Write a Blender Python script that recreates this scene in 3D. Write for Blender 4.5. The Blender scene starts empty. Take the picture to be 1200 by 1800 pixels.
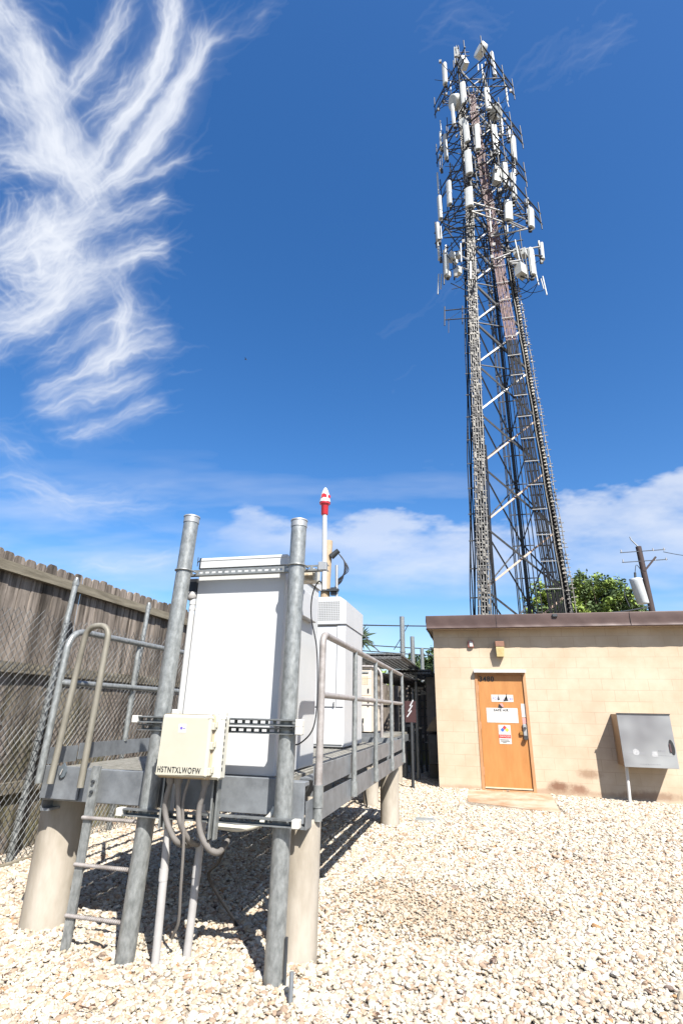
import bpy, math, random
import numpy as np
from mathutils import Vector, Matrix
random.seed(7)
D=bpy.data; S=bpy.context.scene; COL=S.collection
# ------------------------------------------------------------------ survey of the site (camera fitted from the vanishing points)
F=920.0; EYE=1.36
_d=np.array([238.,-355.,-F]); _k=(238*50.+F*F)/355; _u=np.array([50.,_k,-F])
_d/=np.linalg.norm(_d); _u/=np.linalg.norm(_u); _r=np.cross(_d,_u); R=np.array([_r,_d,_u]); C0=np.array([0,0,EYE])
def at(px,py,axis,val):
    v=R@np.array([px-600,900-py,-F]); t=(val-C0[axis])/v[axis]; return Vector((C0+t*v).tolist())
AY=lambda px,py,y: at(px,py,1,y)
AX=lambda px,py,x: at(px,py,0,x)
AZ=lambda px,py,z=0: at(px,py,2,z)
cd=D.cameras.new('camera'); cam=D.objects.new('camera',cd); COL.objects.link(cam); S.camera=cam
m=Matrix.Identity(4)
for i in range(3):
    for j in range(3): m[i][j]=float(R[i][j])
m.translation=Vector((0,0,EYE)); cam.matrix_world=m
cd.sensor_fit='VERTICAL'; cd.sensor_height=36; cd.lens=F/1800*36; cd.clip_end=6000; cd.clip_start=.05
# ------------------------------------------------------------------ helpers
def prop(o,label=None,cat=None,group=None,kind=None):
    if label: o['label']=label
    if cat: o['category']=cat
    if group: o['group']=group
    if kind: o['kind']=kind
    return o
def thing(name,label,cat,loc=(0,0,0),group=None):
    o=D.objects.new(name,None); COL.objects.link(o); o.location=loc; o.empty_display_size=.2
    return prop(o,label,cat,group)
def root_loc(p):
    while p is not None and p.parent is not None: p=p.parent
    return Vector(p.location) if p is not None else Vector((0,0,0))
class MB:
    def __init__(s): s.v=[]; s.f=[]; s.sm=[]
    def add(s,vs,fs,smooth=False):
        n=len(s.v); s.v+= [tuple(v) for v in vs]
        for f in fs: s.f.append(tuple(i+n for i in f)); s.sm.append(smooth)
        return s
    def hexa(s,p):  # 8 points: bottom ring 0-3 , top ring 4-7
        return s.add(p,[(0,3,2,1),(4,5,6,7),(0,1,5,4),(1,2,6,5),(2,3,7,6),(3,0,4,7)])
    def box(s,x0,x1,y0,y1,z0,z1,bev=0):
        if bev<=0:
            return s.hexa([(x0,y0,z0),(x1,y0,z0),(x1,y1,z0),(x0,y1,z0),(x0,y0,z1),(x1,y0,z1),(x1,y1,z1),(x0,y1,z1)])
        b=bev; v=[];idx={}
        for sx in (0,1):
            for sy in (0,1):
                for sz in (0,1):
                    X=(x0,x1)[sx];Y=(y0,y1)[sy];Z=(z0,z1)[sz];dx=b*(1-2*sx);dy=b*(1-2*sy);dz=b*(1-2*sz)
                    idx[sx,sy,sz,0]=len(v);v.append((X,Y+dy,Z+dz))
                    idx[sx,sy,sz,1]=len(v);v.append((X+dx,Y,Z+dz))
                    idx[sx,sy,sz,2]=len(v);v.append((X+dx,Y+dy,Z))
        I=lambda a,b,c,k: idx[a,b,c,k]
        f=[]
        for q in (0,1):
            f.append((I(q,0,0,0),I(q,1,0,0),I(q,1,1,0),I(q,0,1,0))); f.append((I(0,q,0,1),I(1,q,0,1),I(1,q,1,1),I(0,q,1,1))); f.append((I(0,0,q,2),I(1,0,q,2),I(1,1,q,2),I(0,1,q,2)))
        for a in (0,1):
            for c in (0,1):
                f.append((I(a,c,0,0),I(a,c,1,0),I(a,c,1,1),I(a,c,0,1)))
                f.append((I(a,0,c,0),I(a,1,c,0),I(a,1,c,2),I(a,0,c,2)))
                f.append((I(0,a,c,1),I(1,a,c,1),I(1,a,c,2),I(0,a,c,2)))
                for e in (0,1): f.append((I(a,c,e,0),I(a,c,e,1),I(a,c,e,2)))
        return s.add(v,f)
    def obox(s,c,ax,ay,az,hx,hy,hz):
        c=Vector(c);ax=Vector(ax).normalized()*hx;ay=Vector(ay).normalized()*hy;az=Vector(az).normalized()*hz
        return s.hexa([c-ax-ay-az,c+ax-ay-az,c+ax+ay-az,c-ax+ay-az,c-ax-ay+az,c+ax-ay+az,c+ax+ay+az,c-ax+ay+az])
    def tube(s,pts,r,n=10,cap=True,smooth=True):
        pts=[Vector(p) for p in pts]; rs=r if isinstance(r,(list,tuple)) else [r]*len(pts)
        rings=[];prev=None
        for i,p in enumerate(pts):
            t=(pts[min(i+1,len(pts)-1)]-pts[max(i-1,0)])
            if t.length<1e-9: t=Vector((0,0,1))
            t.normalize()
            if prev is None:
                a=Vector((0,0,1)) if abs(t.z)<.9 else Vector((1,0,0)); u=t.cross(a).normalized()
            else:
                u=prev-t*prev.dot(t)
                u=u.normalized() if u.length>1e-6 else t.orthogonal().normalized()
            prev=u; w=t.cross(u)
            rings.append([p+(u*math.cos(2*math.pi*k/n)+w*math.sin(2*math.pi*k/n))*rs[i] for k in range(n)])
        v=[q for g in rings for q in g]; f=[]
        for i in range(len(pts)-1):
            for k in range(n): f.append((i*n+k,i*n+(k+1)%n,(i+1)*n+(k+1)%n,(i+1)*n+k))
        s.add(v,f,smooth)
        if cap: s.add(v[:n],[tuple(range(n))[::-1]]); s.add(v[-n:],[tuple(range(n))])
        return s
    def bar(s,a,b,w,h=None,up=(0,0,1)):
        a=Vector(a);b=Vector(b);t=b-a;u=Vector(up)
        x=t.cross(u)
        if x.length<1e-6: x=t.orthogonal()
        x.normalize(); z=x.cross(t).normalized(); return s.obox((a+b)/2,x,t,z,w/2,t.length/2,(h or w)/2)
    def build(s,name,mat,parent=None,loc=None,bevel=0):
        me=D.meshes.new(name); off=root_loc(parent) if parent is not None else (Vector(loc) if loc is not None else None)
        if off is None:
            a=np.array([tuple(q) for q in s.v]); off=Vector(((a[:,0].min()+a[:,0].max())/2,(a[:,1].min()+a[:,1].max())/2,a[:,2].min()))
        a=np.array([tuple(q) for q in s.v],dtype=np.float64)-np.array(off)
        me.from_pydata(a.tolist(),[],s.f); me.polygons.foreach_set('use_smooth',s.sm); me.materials.append(mat); me.update()
        o=D.objects.new(name,me); COL.objects.link(o)
        if parent is not None: o.parent=parent
        else: o.location=off
        if bevel:
            b=o.modifiers.new('bevel','BEVEL'); b.width=bevel; b.segments=2; b.limit_method='ANGLE'
        return o
def bend(pts,r,k=5):
    "polyline with rounded corners"
    pts=[Vector(p) for p in pts]; out=[pts[0]]
    for i in range(1,len(pts)-1):
        a=(pts[i-1]-pts[i]);b=(pts[i+1]-pts[i]); ra=min(r,a.length*.49,b.length*.49)
        A=pts[i]+a.normalized()*ra;B=pts[i]+b.normalized()*ra
        for j in range(k+1):
            t=j/k; out.append(A*(1-t)**2+pts[i]*2*t*(1-t)+B*t*t)
    out.append(pts[-1]); return out
def spline(pts,k=8):
    P=[Vector(p) for p in pts]; P=[P[0]*2-P[1]]+P+[P[-1]*2-P[-2]]; o=[]
    for i in range(1,len(P)-2):
        for j in range(k):
            t=j/k; a,b,c,d=P[i-1:i+3]
            o.append(.5*((2*b)+(c-a)*t+(2*a-5*b+4*c-d)*t*t+(3*b-a-3*c+d)*t**3))
    o.append(P[-2]); return o
def text(name,body,size,loc,mat,parent,rx=90,rz=0,ext=.0008,align='LEFT',sx=1.0,bold=0):
    cu=D.curves.new(name,'FONT'); cu.body=body; cu.size=size; cu.extrude=ext; cu.align_x=align; cu.space_character=1.16; cu.offset=bold
    o=D.objects.new(name,cu); COL.objects.link(o); bpy.context.view_layer.update()
    me=D.meshes.new_from_object(o.evaluated_get(bpy.context.evaluated_depsgraph_get())); D.objects.remove(o)
    me.name=name; me.materials.clear(); me.materials.append(mat)
    M=Matrix.Translation(Vector(loc)-root_loc(parent))@Matrix.Rotation(math.radians(rz),4,'Z')@Matrix.Rotation(math.radians(rx),4,'X')@Matrix.Diagonal((sx,1,1,1))
    me.transform(M); n=D.objects.new(name,me); COL.objects.link(n); n.parent=parent; return n
# ------------------------------------------------------------------ materials
MATS={}
def mat(name,col,rough=.6,metal=0,var=.15,scale=6,bump=0,bscale=60,col2=None,stretch=(1,1,1),detail=5,spec=.5,lo=.35,hi=.65):
    if name in MATS: return MATS[name]
    K=.72; col=tuple(c*K for c in col); col2=tuple(c*K for c in col2) if col2 else None
    m=D.materials.new(name); m.use_nodes=True; nt=m.node_tree; N=nt.nodes; L=nt.links; b=N['Principled BSDF']
    b.inputs['Roughness'].default_value=rough; b.inputs['Metallic'].default_value=metal; b.inputs['Specular IOR Level'].default_value=spec
    tc=N.new('ShaderNodeTexCoord'); mp=N.new('ShaderNodeMapping'); mp.inputs['Scale'].default_value=stretch
    L.new(tc.outputs['Object'],mp.inputs[0])
    no=N.new('ShaderNodeTexNoise'); no.inputs['Scale'].default_value=scale; no.inputs['Detail'].default_value=detail; no.inputs['Roughness'].default_value=.65
    L.new(mp.outputs[0],no.inputs['Vector'])
    r=N.new('ShaderNodeValToRGB'); r.color_ramp.elements[0].position=lo; r.color_ramp.elements[1].position=hi
    c2=col2 or tuple(min(1,c*(1+var)) for c in col); c1=col if col2 else tuple(c*(1-var) for c in col)
    r.color_ramp.elements[0].color=(*c1,1); r.color_ramp.elements[1].color=(*c2,1)
    L.new(no.outputs['Fac'],r.inputs[0]); L.new(r.outputs[0],b.inputs['Base Color'])
    if bump:
        n2=N.new('ShaderNodeTexNoise'); n2.inputs['Scale'].default_value=bscale; n2.inputs['Detail'].default_value=4; L.new(mp.outputs[0],n2.inputs['Vector'])
        bp=N.new('ShaderNodeBump'); bp.inputs['Strength'].default_value=bump; bp.inputs['Distance'].default_value=.01
        L.new(n2.outputs['Fac'],bp.inputs['Height']); L.new(bp.outputs[0],b.inputs['Normal'])
    MATS[name]=m; return m
def nodes(m): nt=m.node_tree; return nt,nt.nodes,nt.links,nt.nodes['Principled BSDF']
GALV=mat('galvanised_steel',(.175,.185,.18),.42,.4,scale=38,col2=(.40,.415,.405),lo=.3,hi=.7,bump=.08,bscale=90,stretch=(1,1,.5))
GALVD=mat('galvanised_plate',(.15,.16,.17),.5,.35,scale=7,col2=(.29,.31,.325),lo=.3,hi=.72,bump=.05,bscale=120)
GALVR=mat('weathered_rail',(.27,.24,.22),.55,.2,scale=14,col2=(.42,.39,.37),bump=.08)
GALVT=mat('tan_stained_pipe',(.17,.155,.12),.6,.2,scale=10,col2=(.29,.27,.22),bump=.08,stretch=(1,1,.3))
STRUT=mat('strut_steel',(.26,.27,.26),.45,.4,var=.2,scale=15)
STRUTD=mat('strut_dark',(.17,.18,.18),.5,.3,var=.3,scale=15)
CAPW=mat('plastic_end_cap',(.62,.60,.54),.6,var=.05)
WHITE=mat('powder_coat_white',(.55,.56,.55),.42,scale=2.0,col2=(.62,.62,.61),lo=.3,hi=.7,bump=.02,bscale=160,stretch=(1,1,.5))
WHITE2=mat('enamel_white',(.52,.53,.53),.45,scale=1.6,col2=(.58,.58,.58),bump=.015,bscale=180)
CREAM=mat('cabinet_cream',(.62,.55,.45),.5,scale=2,col2=(.72,.65,.55))
BEIGE=mat('beige_plastic',(.50,.47,.37),.45,scale=3,col2=(.55,.52,.42),bump=.01,bscale=200)
IVORY=mat('ivory_plastic',(.58,.56,.47),.45,scale=3,col2=(.64,.62,.54))
TANBAND=mat('tan_rim',(.60,.47,.30),.5,var=.08)
PVC=mat('grey_pvc',(.38,.365,.35),.45,scale=5,col2=(.47,.455,.44))
FLEX=mat('flex_conduit',(.20,.185,.17),.5,var=.12)
BLACK=mat('black_rubber',(.015,.015,.017),.5,var=.2)
DARK=mat('dark_steel',(.05,.055,.06),.5,.3,var=.3)
DGREY=mat('dark_grey',(.09,.09,.09),.6,var=.2)  # even dark grey for the drip edge and handle
CONC=mat('cast_concrete',(.29,.25,.19),.85,scale=4,col2=(.47,.42,.35),bump=.15,bscale=50,stretch=(1,1,.35))
RED=mat('red_plastic',(.60,.03,.05),.4,var=.1)
PAPER=mat('paper_white',(.62,.61,.58),.6,var=.03)
PAPERD=mat('faded_print',(.55,.56,.58),.7,var=.1)
INK=mat('ink_black',(.02,.02,.02),.5,var=.1)
INKR=mat('ink_red',(.55,.04,.03),.5,var=.1)
INKB=mat('ink_blue',(.03,.12,.45),.5,var=.1)
INKY=mat('ink_yellow',(.75,.60,.05),.5,var=.1)
PURPLE=mat('purple_ink',(.15,.10,.45),.5)
RUST=mat('rusty_steel',(.30,.13,.07),.7,var=.3,scale=12,col2=(.42,.25,.16))
ORWOOD=None
def wood_fence():
    m=mat('weathered_picket',(.07,.056,.044),.85,scale=1,col2=(.35,.295,.245),lo=.36,hi=.66,bump=.6,bscale=20,stretch=(14,14,1.2),detail=8,spec=.2)
    nt,N,L,b=nodes(m)
    src=b.inputs['Base Color'].links[0].from_socket
    tc=N.new('ShaderNodeTexCoord'); 
    n=N.new('ShaderNodeTexNoise'); n.inputs['Scale'].default_value=1.1; n.inputs['Detail'].default_value=6; n.inputs['Roughness'].default_value=.7; L.new(tc.outputs['Object'],n.inputs['Vector'])
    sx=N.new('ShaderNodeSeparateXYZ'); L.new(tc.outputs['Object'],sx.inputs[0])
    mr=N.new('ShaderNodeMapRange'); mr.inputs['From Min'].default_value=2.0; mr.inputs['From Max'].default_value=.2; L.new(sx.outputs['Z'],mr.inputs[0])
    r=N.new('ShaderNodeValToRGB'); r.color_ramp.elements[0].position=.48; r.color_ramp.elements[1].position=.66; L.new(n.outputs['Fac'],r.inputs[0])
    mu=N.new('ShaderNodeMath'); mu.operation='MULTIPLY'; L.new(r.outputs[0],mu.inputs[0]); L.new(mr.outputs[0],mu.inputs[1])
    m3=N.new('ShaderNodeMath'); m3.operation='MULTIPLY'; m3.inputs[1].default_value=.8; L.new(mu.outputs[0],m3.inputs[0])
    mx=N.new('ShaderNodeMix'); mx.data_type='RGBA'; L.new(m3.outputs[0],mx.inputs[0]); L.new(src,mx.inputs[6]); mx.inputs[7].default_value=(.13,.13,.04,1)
    for nd in N:
        if nd.type=='MAPPING':
            o2=N.new('ShaderNodeObjectInfo'); ml=N.new('ShaderNodeMath'); ml.operation='MULTIPLY'; ml.inputs[1].default_value=37; L.new(o2.outputs['Random'],ml.inputs[0]); cx_=N.new('ShaderNodeCombineXYZ'); L.new(ml.outputs[0],cx_.inputs[0]); L.new(ml.outputs[0],cx_.inputs[2]); L.new(cx_.outputs[0],nd.inputs['Location']); break
    oi=N.new('ShaderNodeObjectInfo'); hv=N.new('ShaderNodeHueSaturation'); mr2=N.new('ShaderNodeMapRange'); mr2.inputs['To Min'].default_value=.55; mr2.inputs['To Max'].default_value=1.35
    L.new(oi.outputs['Random'],mr2.inputs[0]); L.new(mr2.outputs[0],hv.inputs['Value']); L.new(mx.outputs[2],hv.inputs['Color'])
    L.new(hv.outputs[0],b.inputs['Base Color']); return m
PICK=wood_fence()
RAILW=mat('fence_rail_wood',(.13,.11,.075),.85,scale=3,col2=(.27,.235,.17),bump=.4,bscale=30,stretch=(8,.8,8),detail=8)
RAILL=mat('new_lumber',(.42,.33,.24),.8,scale=4,col2=(.55,.46,.36),stretch=(8,.8,8))
POLEW=mat('pole_wood',(.34,.25,.15),.85,scale=4,col2=(.52,.40,.27),stretch=(6,6,.8),bump=.3)
POLED=mat('creosote_pole',(.035,.022,.02),.8,scale=4,col2=(.065,.04,.035),stretch=(6,6,.8),bump=.3)
FASC=mat('brown_metal_fascia',(.075,.044,.037),.5,.1,scale=2,col2=(.105,.064,.054),bump=.12,bscale=3,spec=.4)
# block wall
WALL=mat('painted_block',(.51,.40,.28),.8,scale=1.6,col2=(.60,.49,.365),bump=.1,bscale=120,spec=.25)
def wallmat():
    nt,N,L,b=nodes(WALL); src=b.inputs['Base Color'].links[0].from_socket
    ge=N.new('ShaderNodeNewGeometry'); sp=N.new('ShaderNodeSeparateXYZ'); L.new(ge.outputs['Position'],sp.inputs[0])
    ad=N.new('ShaderNodeMath'); ad.operation='ADD'; L.new(sp.outputs[0],ad.inputs[0]); L.new(sp.outputs[1],ad.inputs[1])
    cb=N.new('ShaderNodeCombineXYZ'); L.new(ad.outputs[0],cb.inputs[0]); L.new(sp.outputs[2],cb.inputs[1])
    br=N.new('ShaderNodeTexBrick'); br.inputs['Scale'].default_value=1; br.inputs['Brick Width'].default_value=.408; br.inputs['Row Height'].default_value=.204
    br.inputs['Mortar Size'].default_value=.0045; br.inputs['Mortar Smooth'].default_value=.6; br.inputs['Bias'].default_value=0
    br.inputs['Color1'].default_value=(1,1,1,1); br.inputs['Color2'].default_value=(.975,.98,.985,1); br.inputs['Mortar'].default_value=(.74,.70,.66,1)
    L.new(cb.outputs[0],br.inputs['Vector'])
    # break joints up so some vanish under the paint
    nz=N.new('ShaderNodeTexNoise'); nz.inputs['Scale'].default_value=1.7; L.new(ge.outputs['Position'],nz.inputs['Vector'])
    mr=N.new('ShaderNodeMapRange'); mr.inputs['From Min'].default_value=.35; mr.inputs['From Max'].default_value=.6; mr.inputs['To Min'].default_value=.25; L.new(nz.outputs['Fac'],mr.inputs[0])
    mx=N.new('ShaderNodeMix'); mx.data_type='RGBA'; mx.blend_type='MULTIPLY'; L.new(mr.outputs[0],mx.inputs[0]); L.new(src,mx.inputs[6]); L.new(br.outputs['Color'],mx.inputs[7])
    # dirt stains low on the wall right of the door
    cur=mx.outputs[2]
    n2=N.new('ShaderNodeTexNoise'); n2.inputs['Scale'].default_value=8; n2.inputs['Detail'].default_value=9; n2.inputs['Roughness'].default_value=.8; L.new(ge.outputs['Position'],n2.inputs['Vector'])
    for (cx,cz,rx,rz,st,c) in ((1.38,.13,.34,.17,.85,(.13,.055,.03,1)),(1.72,.10,.28,.15,.8,(.16,.07,.04,1)),(1.93,.36,.34,.14,.6,(.17,.09,.05,1)),(2.9,.05,.9,.14,.6,(.14,.07,.04,1)),(.9,.04,3.5,.09,.55,(.22,.13,.08,1)),(1.5,2.0,.3,.6,.12,(.35,.2,.1,1))):
        v=N.new('ShaderNodeCombineXYZ'); v.inputs[0].default_value=cx; v.inputs[2].default_value=cz
        cbb=N.new('ShaderNodeCombineXYZ'); L.new(sp.outputs[0],cbb.inputs[0]); L.new(sp.outputs[2],cbb.inputs[2])
        su=N.new('ShaderNodeVectorMath'); su.operation='SUBTRACT'; L.new(cbb.outputs[0],su.inputs[0]); L.new(v.outputs[0],su.inputs[1])
        di=N.new('ShaderNodeVectorMath'); di.operation='DIVIDE'; L.new(su.outputs[0],di.inputs[0]); di.inputs[1].default_value=(rx,1,rz)
        le=N.new('ShaderNodeVectorMath'); le.operation='LENGTH'; L.new(di.outputs[0],le.inputs[0])
        m1=N.new('ShaderNodeMapRange'); m1.inputs['From Min'].default_value=1.1; m1.inputs['From Max'].default_value=0; L.new(le.outputs['Value'],m1.inputs[0])
        a=N.new('ShaderNodeMath'); a.operation='ADD'; L.new(m1.outputs[0],a.inputs[0]); L.new(n2.outputs['Fac'],a.inputs[1])
        m2=N.new('ShaderNodeMapRange'); m2.inputs['From Min'].default_value=.85; m2.inputs['From Max'].default_value=1.25; m2.inputs['To Max'].default_value=st; L.new(a.outputs[0],m2.inputs[0])
        mm=N.new('ShaderNodeMix'); mm.data_type='RGBA'; L.new(m2.outputs[0],mm.inputs[0]); L.new(cur,mm.inputs[6]); mm.inputs[7].default_value=c; cur=mm.outputs[2]
    L.new(cur,b.inputs['Base Color'])
    bp=N.new('ShaderNodeBump'); bp.inputs['Strength'].default_value=.25; bp.inputs['Distance'].default_value=.004; inv=N.new('ShaderNodeMath'); inv.operation='SUBTRACT'; inv.inputs[0].default_value=1
    L.new(br.outputs['Fac'],inv.inputs[1]); L.new(inv.outputs[0],bp.inputs['Height']); L.new(b.inputs['Normal'].links[0].from_socket,bp.inputs['Normal']); L.new(bp.outputs[0],b.inputs['Normal'])
wallmat()
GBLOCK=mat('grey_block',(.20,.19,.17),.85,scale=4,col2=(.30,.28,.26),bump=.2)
DOORM=mat('orange_door',(.42,.17,.040),.55,scale=1.5,col2=(.52,.24,.07),lo=.3,hi=.75,bump=.05,bscale=8,stretch=(6,6,1),detail=6)
FRAMEM=mat('door_frame_paint',(.42,.20,.08),.6,scale=4,col2=(.50,.27,.13))
ALU=mat('grey_aluminium',(.42,.43,.43),.5,.5,var=.1)
STEEL=mat('stained_stainless',(.24,.235,.24),.38,.35,scale=1.3,col2=(.52,.53,.52),lo=.32,hi=.75,detail=2,stretch=(1,1,1))
BOXSIDE=mat('tan_box_side',(.40,.27,.16),.5,.2,var=.1)
LEAF=[mat('leaf_green',(.15,.235,.035),.7,scale=.6,col2=(.32,.42,.07)),mat('leaf_dark',(.05,.09,.025),.7,scale=.6,col2=(.11,.17,.04))]
BARK=mat('bark',(.10,.07,.05),.9,var=.3)
ROOFSH=mat('shingle_grey',(.22,.2,.18),.9,var=.25,scale=20)
# ------------------------------------------------------------------ ground
def gz(x,y):
    z=0
    if y>8 and x>0: z-=.07*min(1,(y-8)/3)*min(1,x/3)
    return z+.012*math.sin(x*1.7+y*.9)*math.cos(y*1.3-x*.6)
GRV=mat('gravel_bed',(.16,.13,.095),.95,scale=26,col2=(.42,.37,.30),lo=.4,hi=.6,bump=1.0,bscale=30,detail=6,spec=.2)
b=MB(); xs=[-400,-120,-40,-20,-12]+[-8+i*.5 for i in range(41)]+[20,40,120,400]; ys=[-300,-60,-10]+[-2+i*.5 for i in range(41)]+[25,40,80,200,900]
vs=[(x,y,gz(x,y) if (abs(x)<13 and -2<=y<=18) else -.0) for y in ys for x in xs]; n=len(xs)
b.add(vs,[(j*n+i,j*n+i+1,(j+1)*n+i+1,(j+1)*n+i) for j in range(len(ys)-1) for i in range(n-1)],True)
prop(b.build('ground',GRV,loc=(0,0,0)),kind='structure')
# pebbles : one object, instanced stones on scattered points
PEB=D.materials.new('pebble_stone'); PEB.use_nodes=True
nt,N,L,pb=nodes(PEB); pb.inputs['Roughness'].default_value=.85; pb.inputs['Specular IOR Level'].default_value=.25
oi=N.new('ShaderNodeObjectInfo'); cr=N.new('ShaderNodeValToRGB'); cr.color_ramp.interpolation='CONSTANT'
els=[(0,(.72,.66,.55)),(.2,(.80,.76,.68)),(.38,(.63,.54,.42)),(.55,(.76,.69,.57)),(.70,(.60,.44,.32)),(.78,(.69,.59,.50)),(.87,(.48,.36,.27)),(.92,(.80,.78,.73)),(.975,(.28,.22,.19)),(.99,(.55,.32,.16))]
while len(cr.color_ramp.elements)<len(els): cr.color_ramp.elements.new(.5)
for e,(p,c) in zip(cr.color_ramp.elements,els): e.position=p; e.color=(c[0]*.535,c[1]*.52,c[2]*.49,1)
L.new(oi.outputs['Random'],cr.inputs[0])
ge=N.new('ShaderNodeNewGeometry'); nz=N.new('ShaderNodeTexNoise'); nz.inputs['Scale'].default_value=45; nz.inputs['Detail'].default_value=4; L.new(ge.outputs['Position'],nz.inputs['Vector'])
mr=N.new('ShaderNodeMapRange'); mr.inputs['From Min'].default_value=.3; mr.inputs['From Max'].default_value=.7; mr.inputs['To Min'].default_value=.75; mr.inputs['To Max'].default_value=1.12; L.new(nz.outputs['Fac'],mr.inputs[0])
hs=N.new('ShaderNodeHueSaturation'); L.new(cr.outputs[0],hs.inputs['Color']); L.new(mr.outputs[0],hs.inputs['Value'])
# brown soil washed over part of the gravel
sp=N.new('ShaderNodeSeparateXYZ'); L.new(oi.outputs['Location'],sp.inputs[0])
n3=N.new('ShaderNodeTexNoise'); n3.inputs['Scale'].default_value=1.6; n3.inputs['Detail'].default_value=6; L.new(oi.outputs['Location'],n3.inputs['Vector'])
cur=hs.outputs[0]
for (cx,cy,rx,ry,st) in ((-.38,4.75,1.0,.85,.42),(2.3,2.35,.5,.5,.85),(.9,6.6,.8,.6,.12)):
    v=N.new('ShaderNodeVectorMath'); v.operation='SUBTRACT'; L.new(oi.outputs['Location'],v.inputs[0]); v.inputs[1].default_value=(cx,cy,0)
    d=N.new('ShaderNodeVectorMath'); d.operation='MULTIPLY'; L.new(v.outputs[0],d.inputs[0]); d.inputs[1].default_value=(1/rx,1/ry,0)
    le=N.new('ShaderNodeVectorMath'); le.operation='LENGTH'; L.new(d.outputs[0],le.inputs[0])
    m1=N.new('ShaderNodeMapRange'); m1.inputs['From Min'].default_value=1; m1.inputs['From Max'].default_value=0; L.new(le.outputs['Value'],m1.inputs[0])
    a=N.new('ShaderNodeMath'); a.operation='MULTIPLY_ADD'; a.inputs[1].default_value=1; L.new(m1.outputs[0],a.inputs[0]); L.new(n3.outputs['Fac'],a.inputs[2])
    m2=N.new('ShaderNodeMapRange'); m2.inputs['From Min'].default_value=.6; m2.inputs['From Max'].default_value=1.35; m2.inputs['To Max'].default_value=st; L.new(a.outputs[0],m2.inputs[0])
    mm=N.new('ShaderNodeMix'); mm.data_type='RGBA'; L.new(m2.outputs[0],mm.inputs[0]); L.new(cur,mm.inputs[6]); mm.inputs[7].default_value=((.25,.17,.10,1) if cx<0 else (.07,.045,.03,1)); cur=mm.outputs[2]
L.new(cur,pb.inputs['Base Color'])
def scatter():
    rng=np.random.default_rng(3); P=[]
    # rows: y range, spacing
    for (y0,y1,sp,layers) in ((1.0,3.2,.026,2),(3.2,6.5,.03,2),(6.5,13.5,.038,1.6),(13.5,20,.07,1)):
        xl=-4.75; xr=min(6.5,1.2+y1*.62); A=(y1-y0)*(xr-xl); n=int(A/(sp*sp)*1.75*layers)
        x=rng.uniform(xl,xr,n); y=rng.uniform(y0,y1,n)
        s=rng.lognormal(0,.34,n)*sp*.365
        lay=rng.uniform(0,1,n)
        z=np.array([gz(a,b_) for a,b_ in zip(x,y)])+s*.15+lay*sp*.45
        keep=~((x>-.27)&(x<1.2)&(y>9.45)&(y<11.5))&~((x>-.75)&(y>11.55))
        patch=((x+.38)/.85)**2+((y-4.75)/.75)**2
        keep&=~((patch<1)&(rng.uniform(0,1,n)<.15))
        s=np.where(patch<1,s*.8,s)
        P.append(np.stack([x,y,z,s],1)[keep])
    return np.concatenate(P)
PT=scatter()
me=D.meshes.new('gravel_stones'); me.vertices.add(len(PT)); me.vertices.foreach_set('co',PT[:,:3].astype(np.float32).ravel())
at_=me.attributes.new('psize','FLOAT','POINT'); at_.data.foreach_set('value',PT[:,3].astype(np.float32))
me.materials.append(PEB); gs=D.objects.new('gravel_stones',me); COL.objects.link(gs)
prop(gs,'cream and tan crushed stones covering the yard','gravel',kind='stuff')
ng=D.node_groups.new('pebbles','GeometryNodeTree'); ng.interface.new_socket('Geometry',in_out='INPUT',socket_type='NodeSocketGeometry'); ng.interface.new_socket('Geometry',in_out='OUTPUT',socket_type='NodeSocketGeometry')
GN=ng.nodes; GL=ng.links; gi=GN.new('NodeGroupInput'); go=GN.new('NodeGroupOutput')
jn=GN.new('GeometryNodeJoinGeometry')
for k in range(9):
    ic=GN.new('GeometryNodeMeshIcoSphere'); ic.inputs['Radius'].default_value=1; ic.inputs['Subdivisions'].default_value=2
    po=GN.new('GeometryNodeInputPosition'); no=GN.new('ShaderNodeTexNoise'); no.noise_dimensions='4D'; no.inputs['W'].default_value=k*3.7; no.inputs['Scale'].default_value=.9; no.inputs['Detail'].default_value=1
    GL.new(po.outputs[0],no.inputs['Vector'])
    vo=GN.new('ShaderNodeTexVoronoi'); vo.voronoi_dimensions='4D'; vo.inputs['W'].default_value=k*1.3; vo.inputs['Scale'].default_value=.8; GL.new(po.outputs[0],vo.inputs['Vector'])
    ma=GN.new('ShaderNodeMath'); ma.operation='MULTIPLY_ADD'; ma.inputs[1].default_value=.9; ma.inputs[2].default_value=.30; GL.new(no.outputs['Fac'],ma.inputs[0])
    mb=GN.new('ShaderNodeMath'); mb.operation='MULTIPLY_ADD'; mb.inputs[1].default_value=.55; GL.new(vo.outputs['Distance'],mb.inputs[0]); GL.new(ma.outputs[0],mb.inputs[2])
    vs_=GN.new('ShaderNodeVectorMath'); vs_.operation='SCALE'; GL.new(po.outputs[0],vs_.inputs[0]); GL.new(mb.outputs[0],vs_.inputs['Scale'])
    vm=GN.new('ShaderNodeVectorMath'); vm.operation='MULTIPLY'; GL.new(vs_.outputs[0],vm.inputs[0]); vm.inputs[1].default_value=(1.15,.7+.06*(k%4),.5+.07*(k%3))
    st=GN.new('GeometryNodeSetPosition'); GL.new(ic.outputs['Mesh'],st.inputs['Geometry']); GL.new(vm.outputs[0],st.inputs['Position'])
    sm=GN.new('GeometryNodeSetMaterial'); sm.inputs['Material'].default_value=PEB; GL.new(st.outputs[0],sm.inputs['Geometry'])
    g2=GN.new('GeometryNodeGeometryToInstance'); GL.new(sm.outputs[0],g2.inputs[0]); GL.new(g2.outputs[0],jn.inputs[0])
mp_=GN.new('GeometryNodeMeshToPoints'); GL.new(gi.outputs[0],mp_.inputs['Mesh'])
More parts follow.
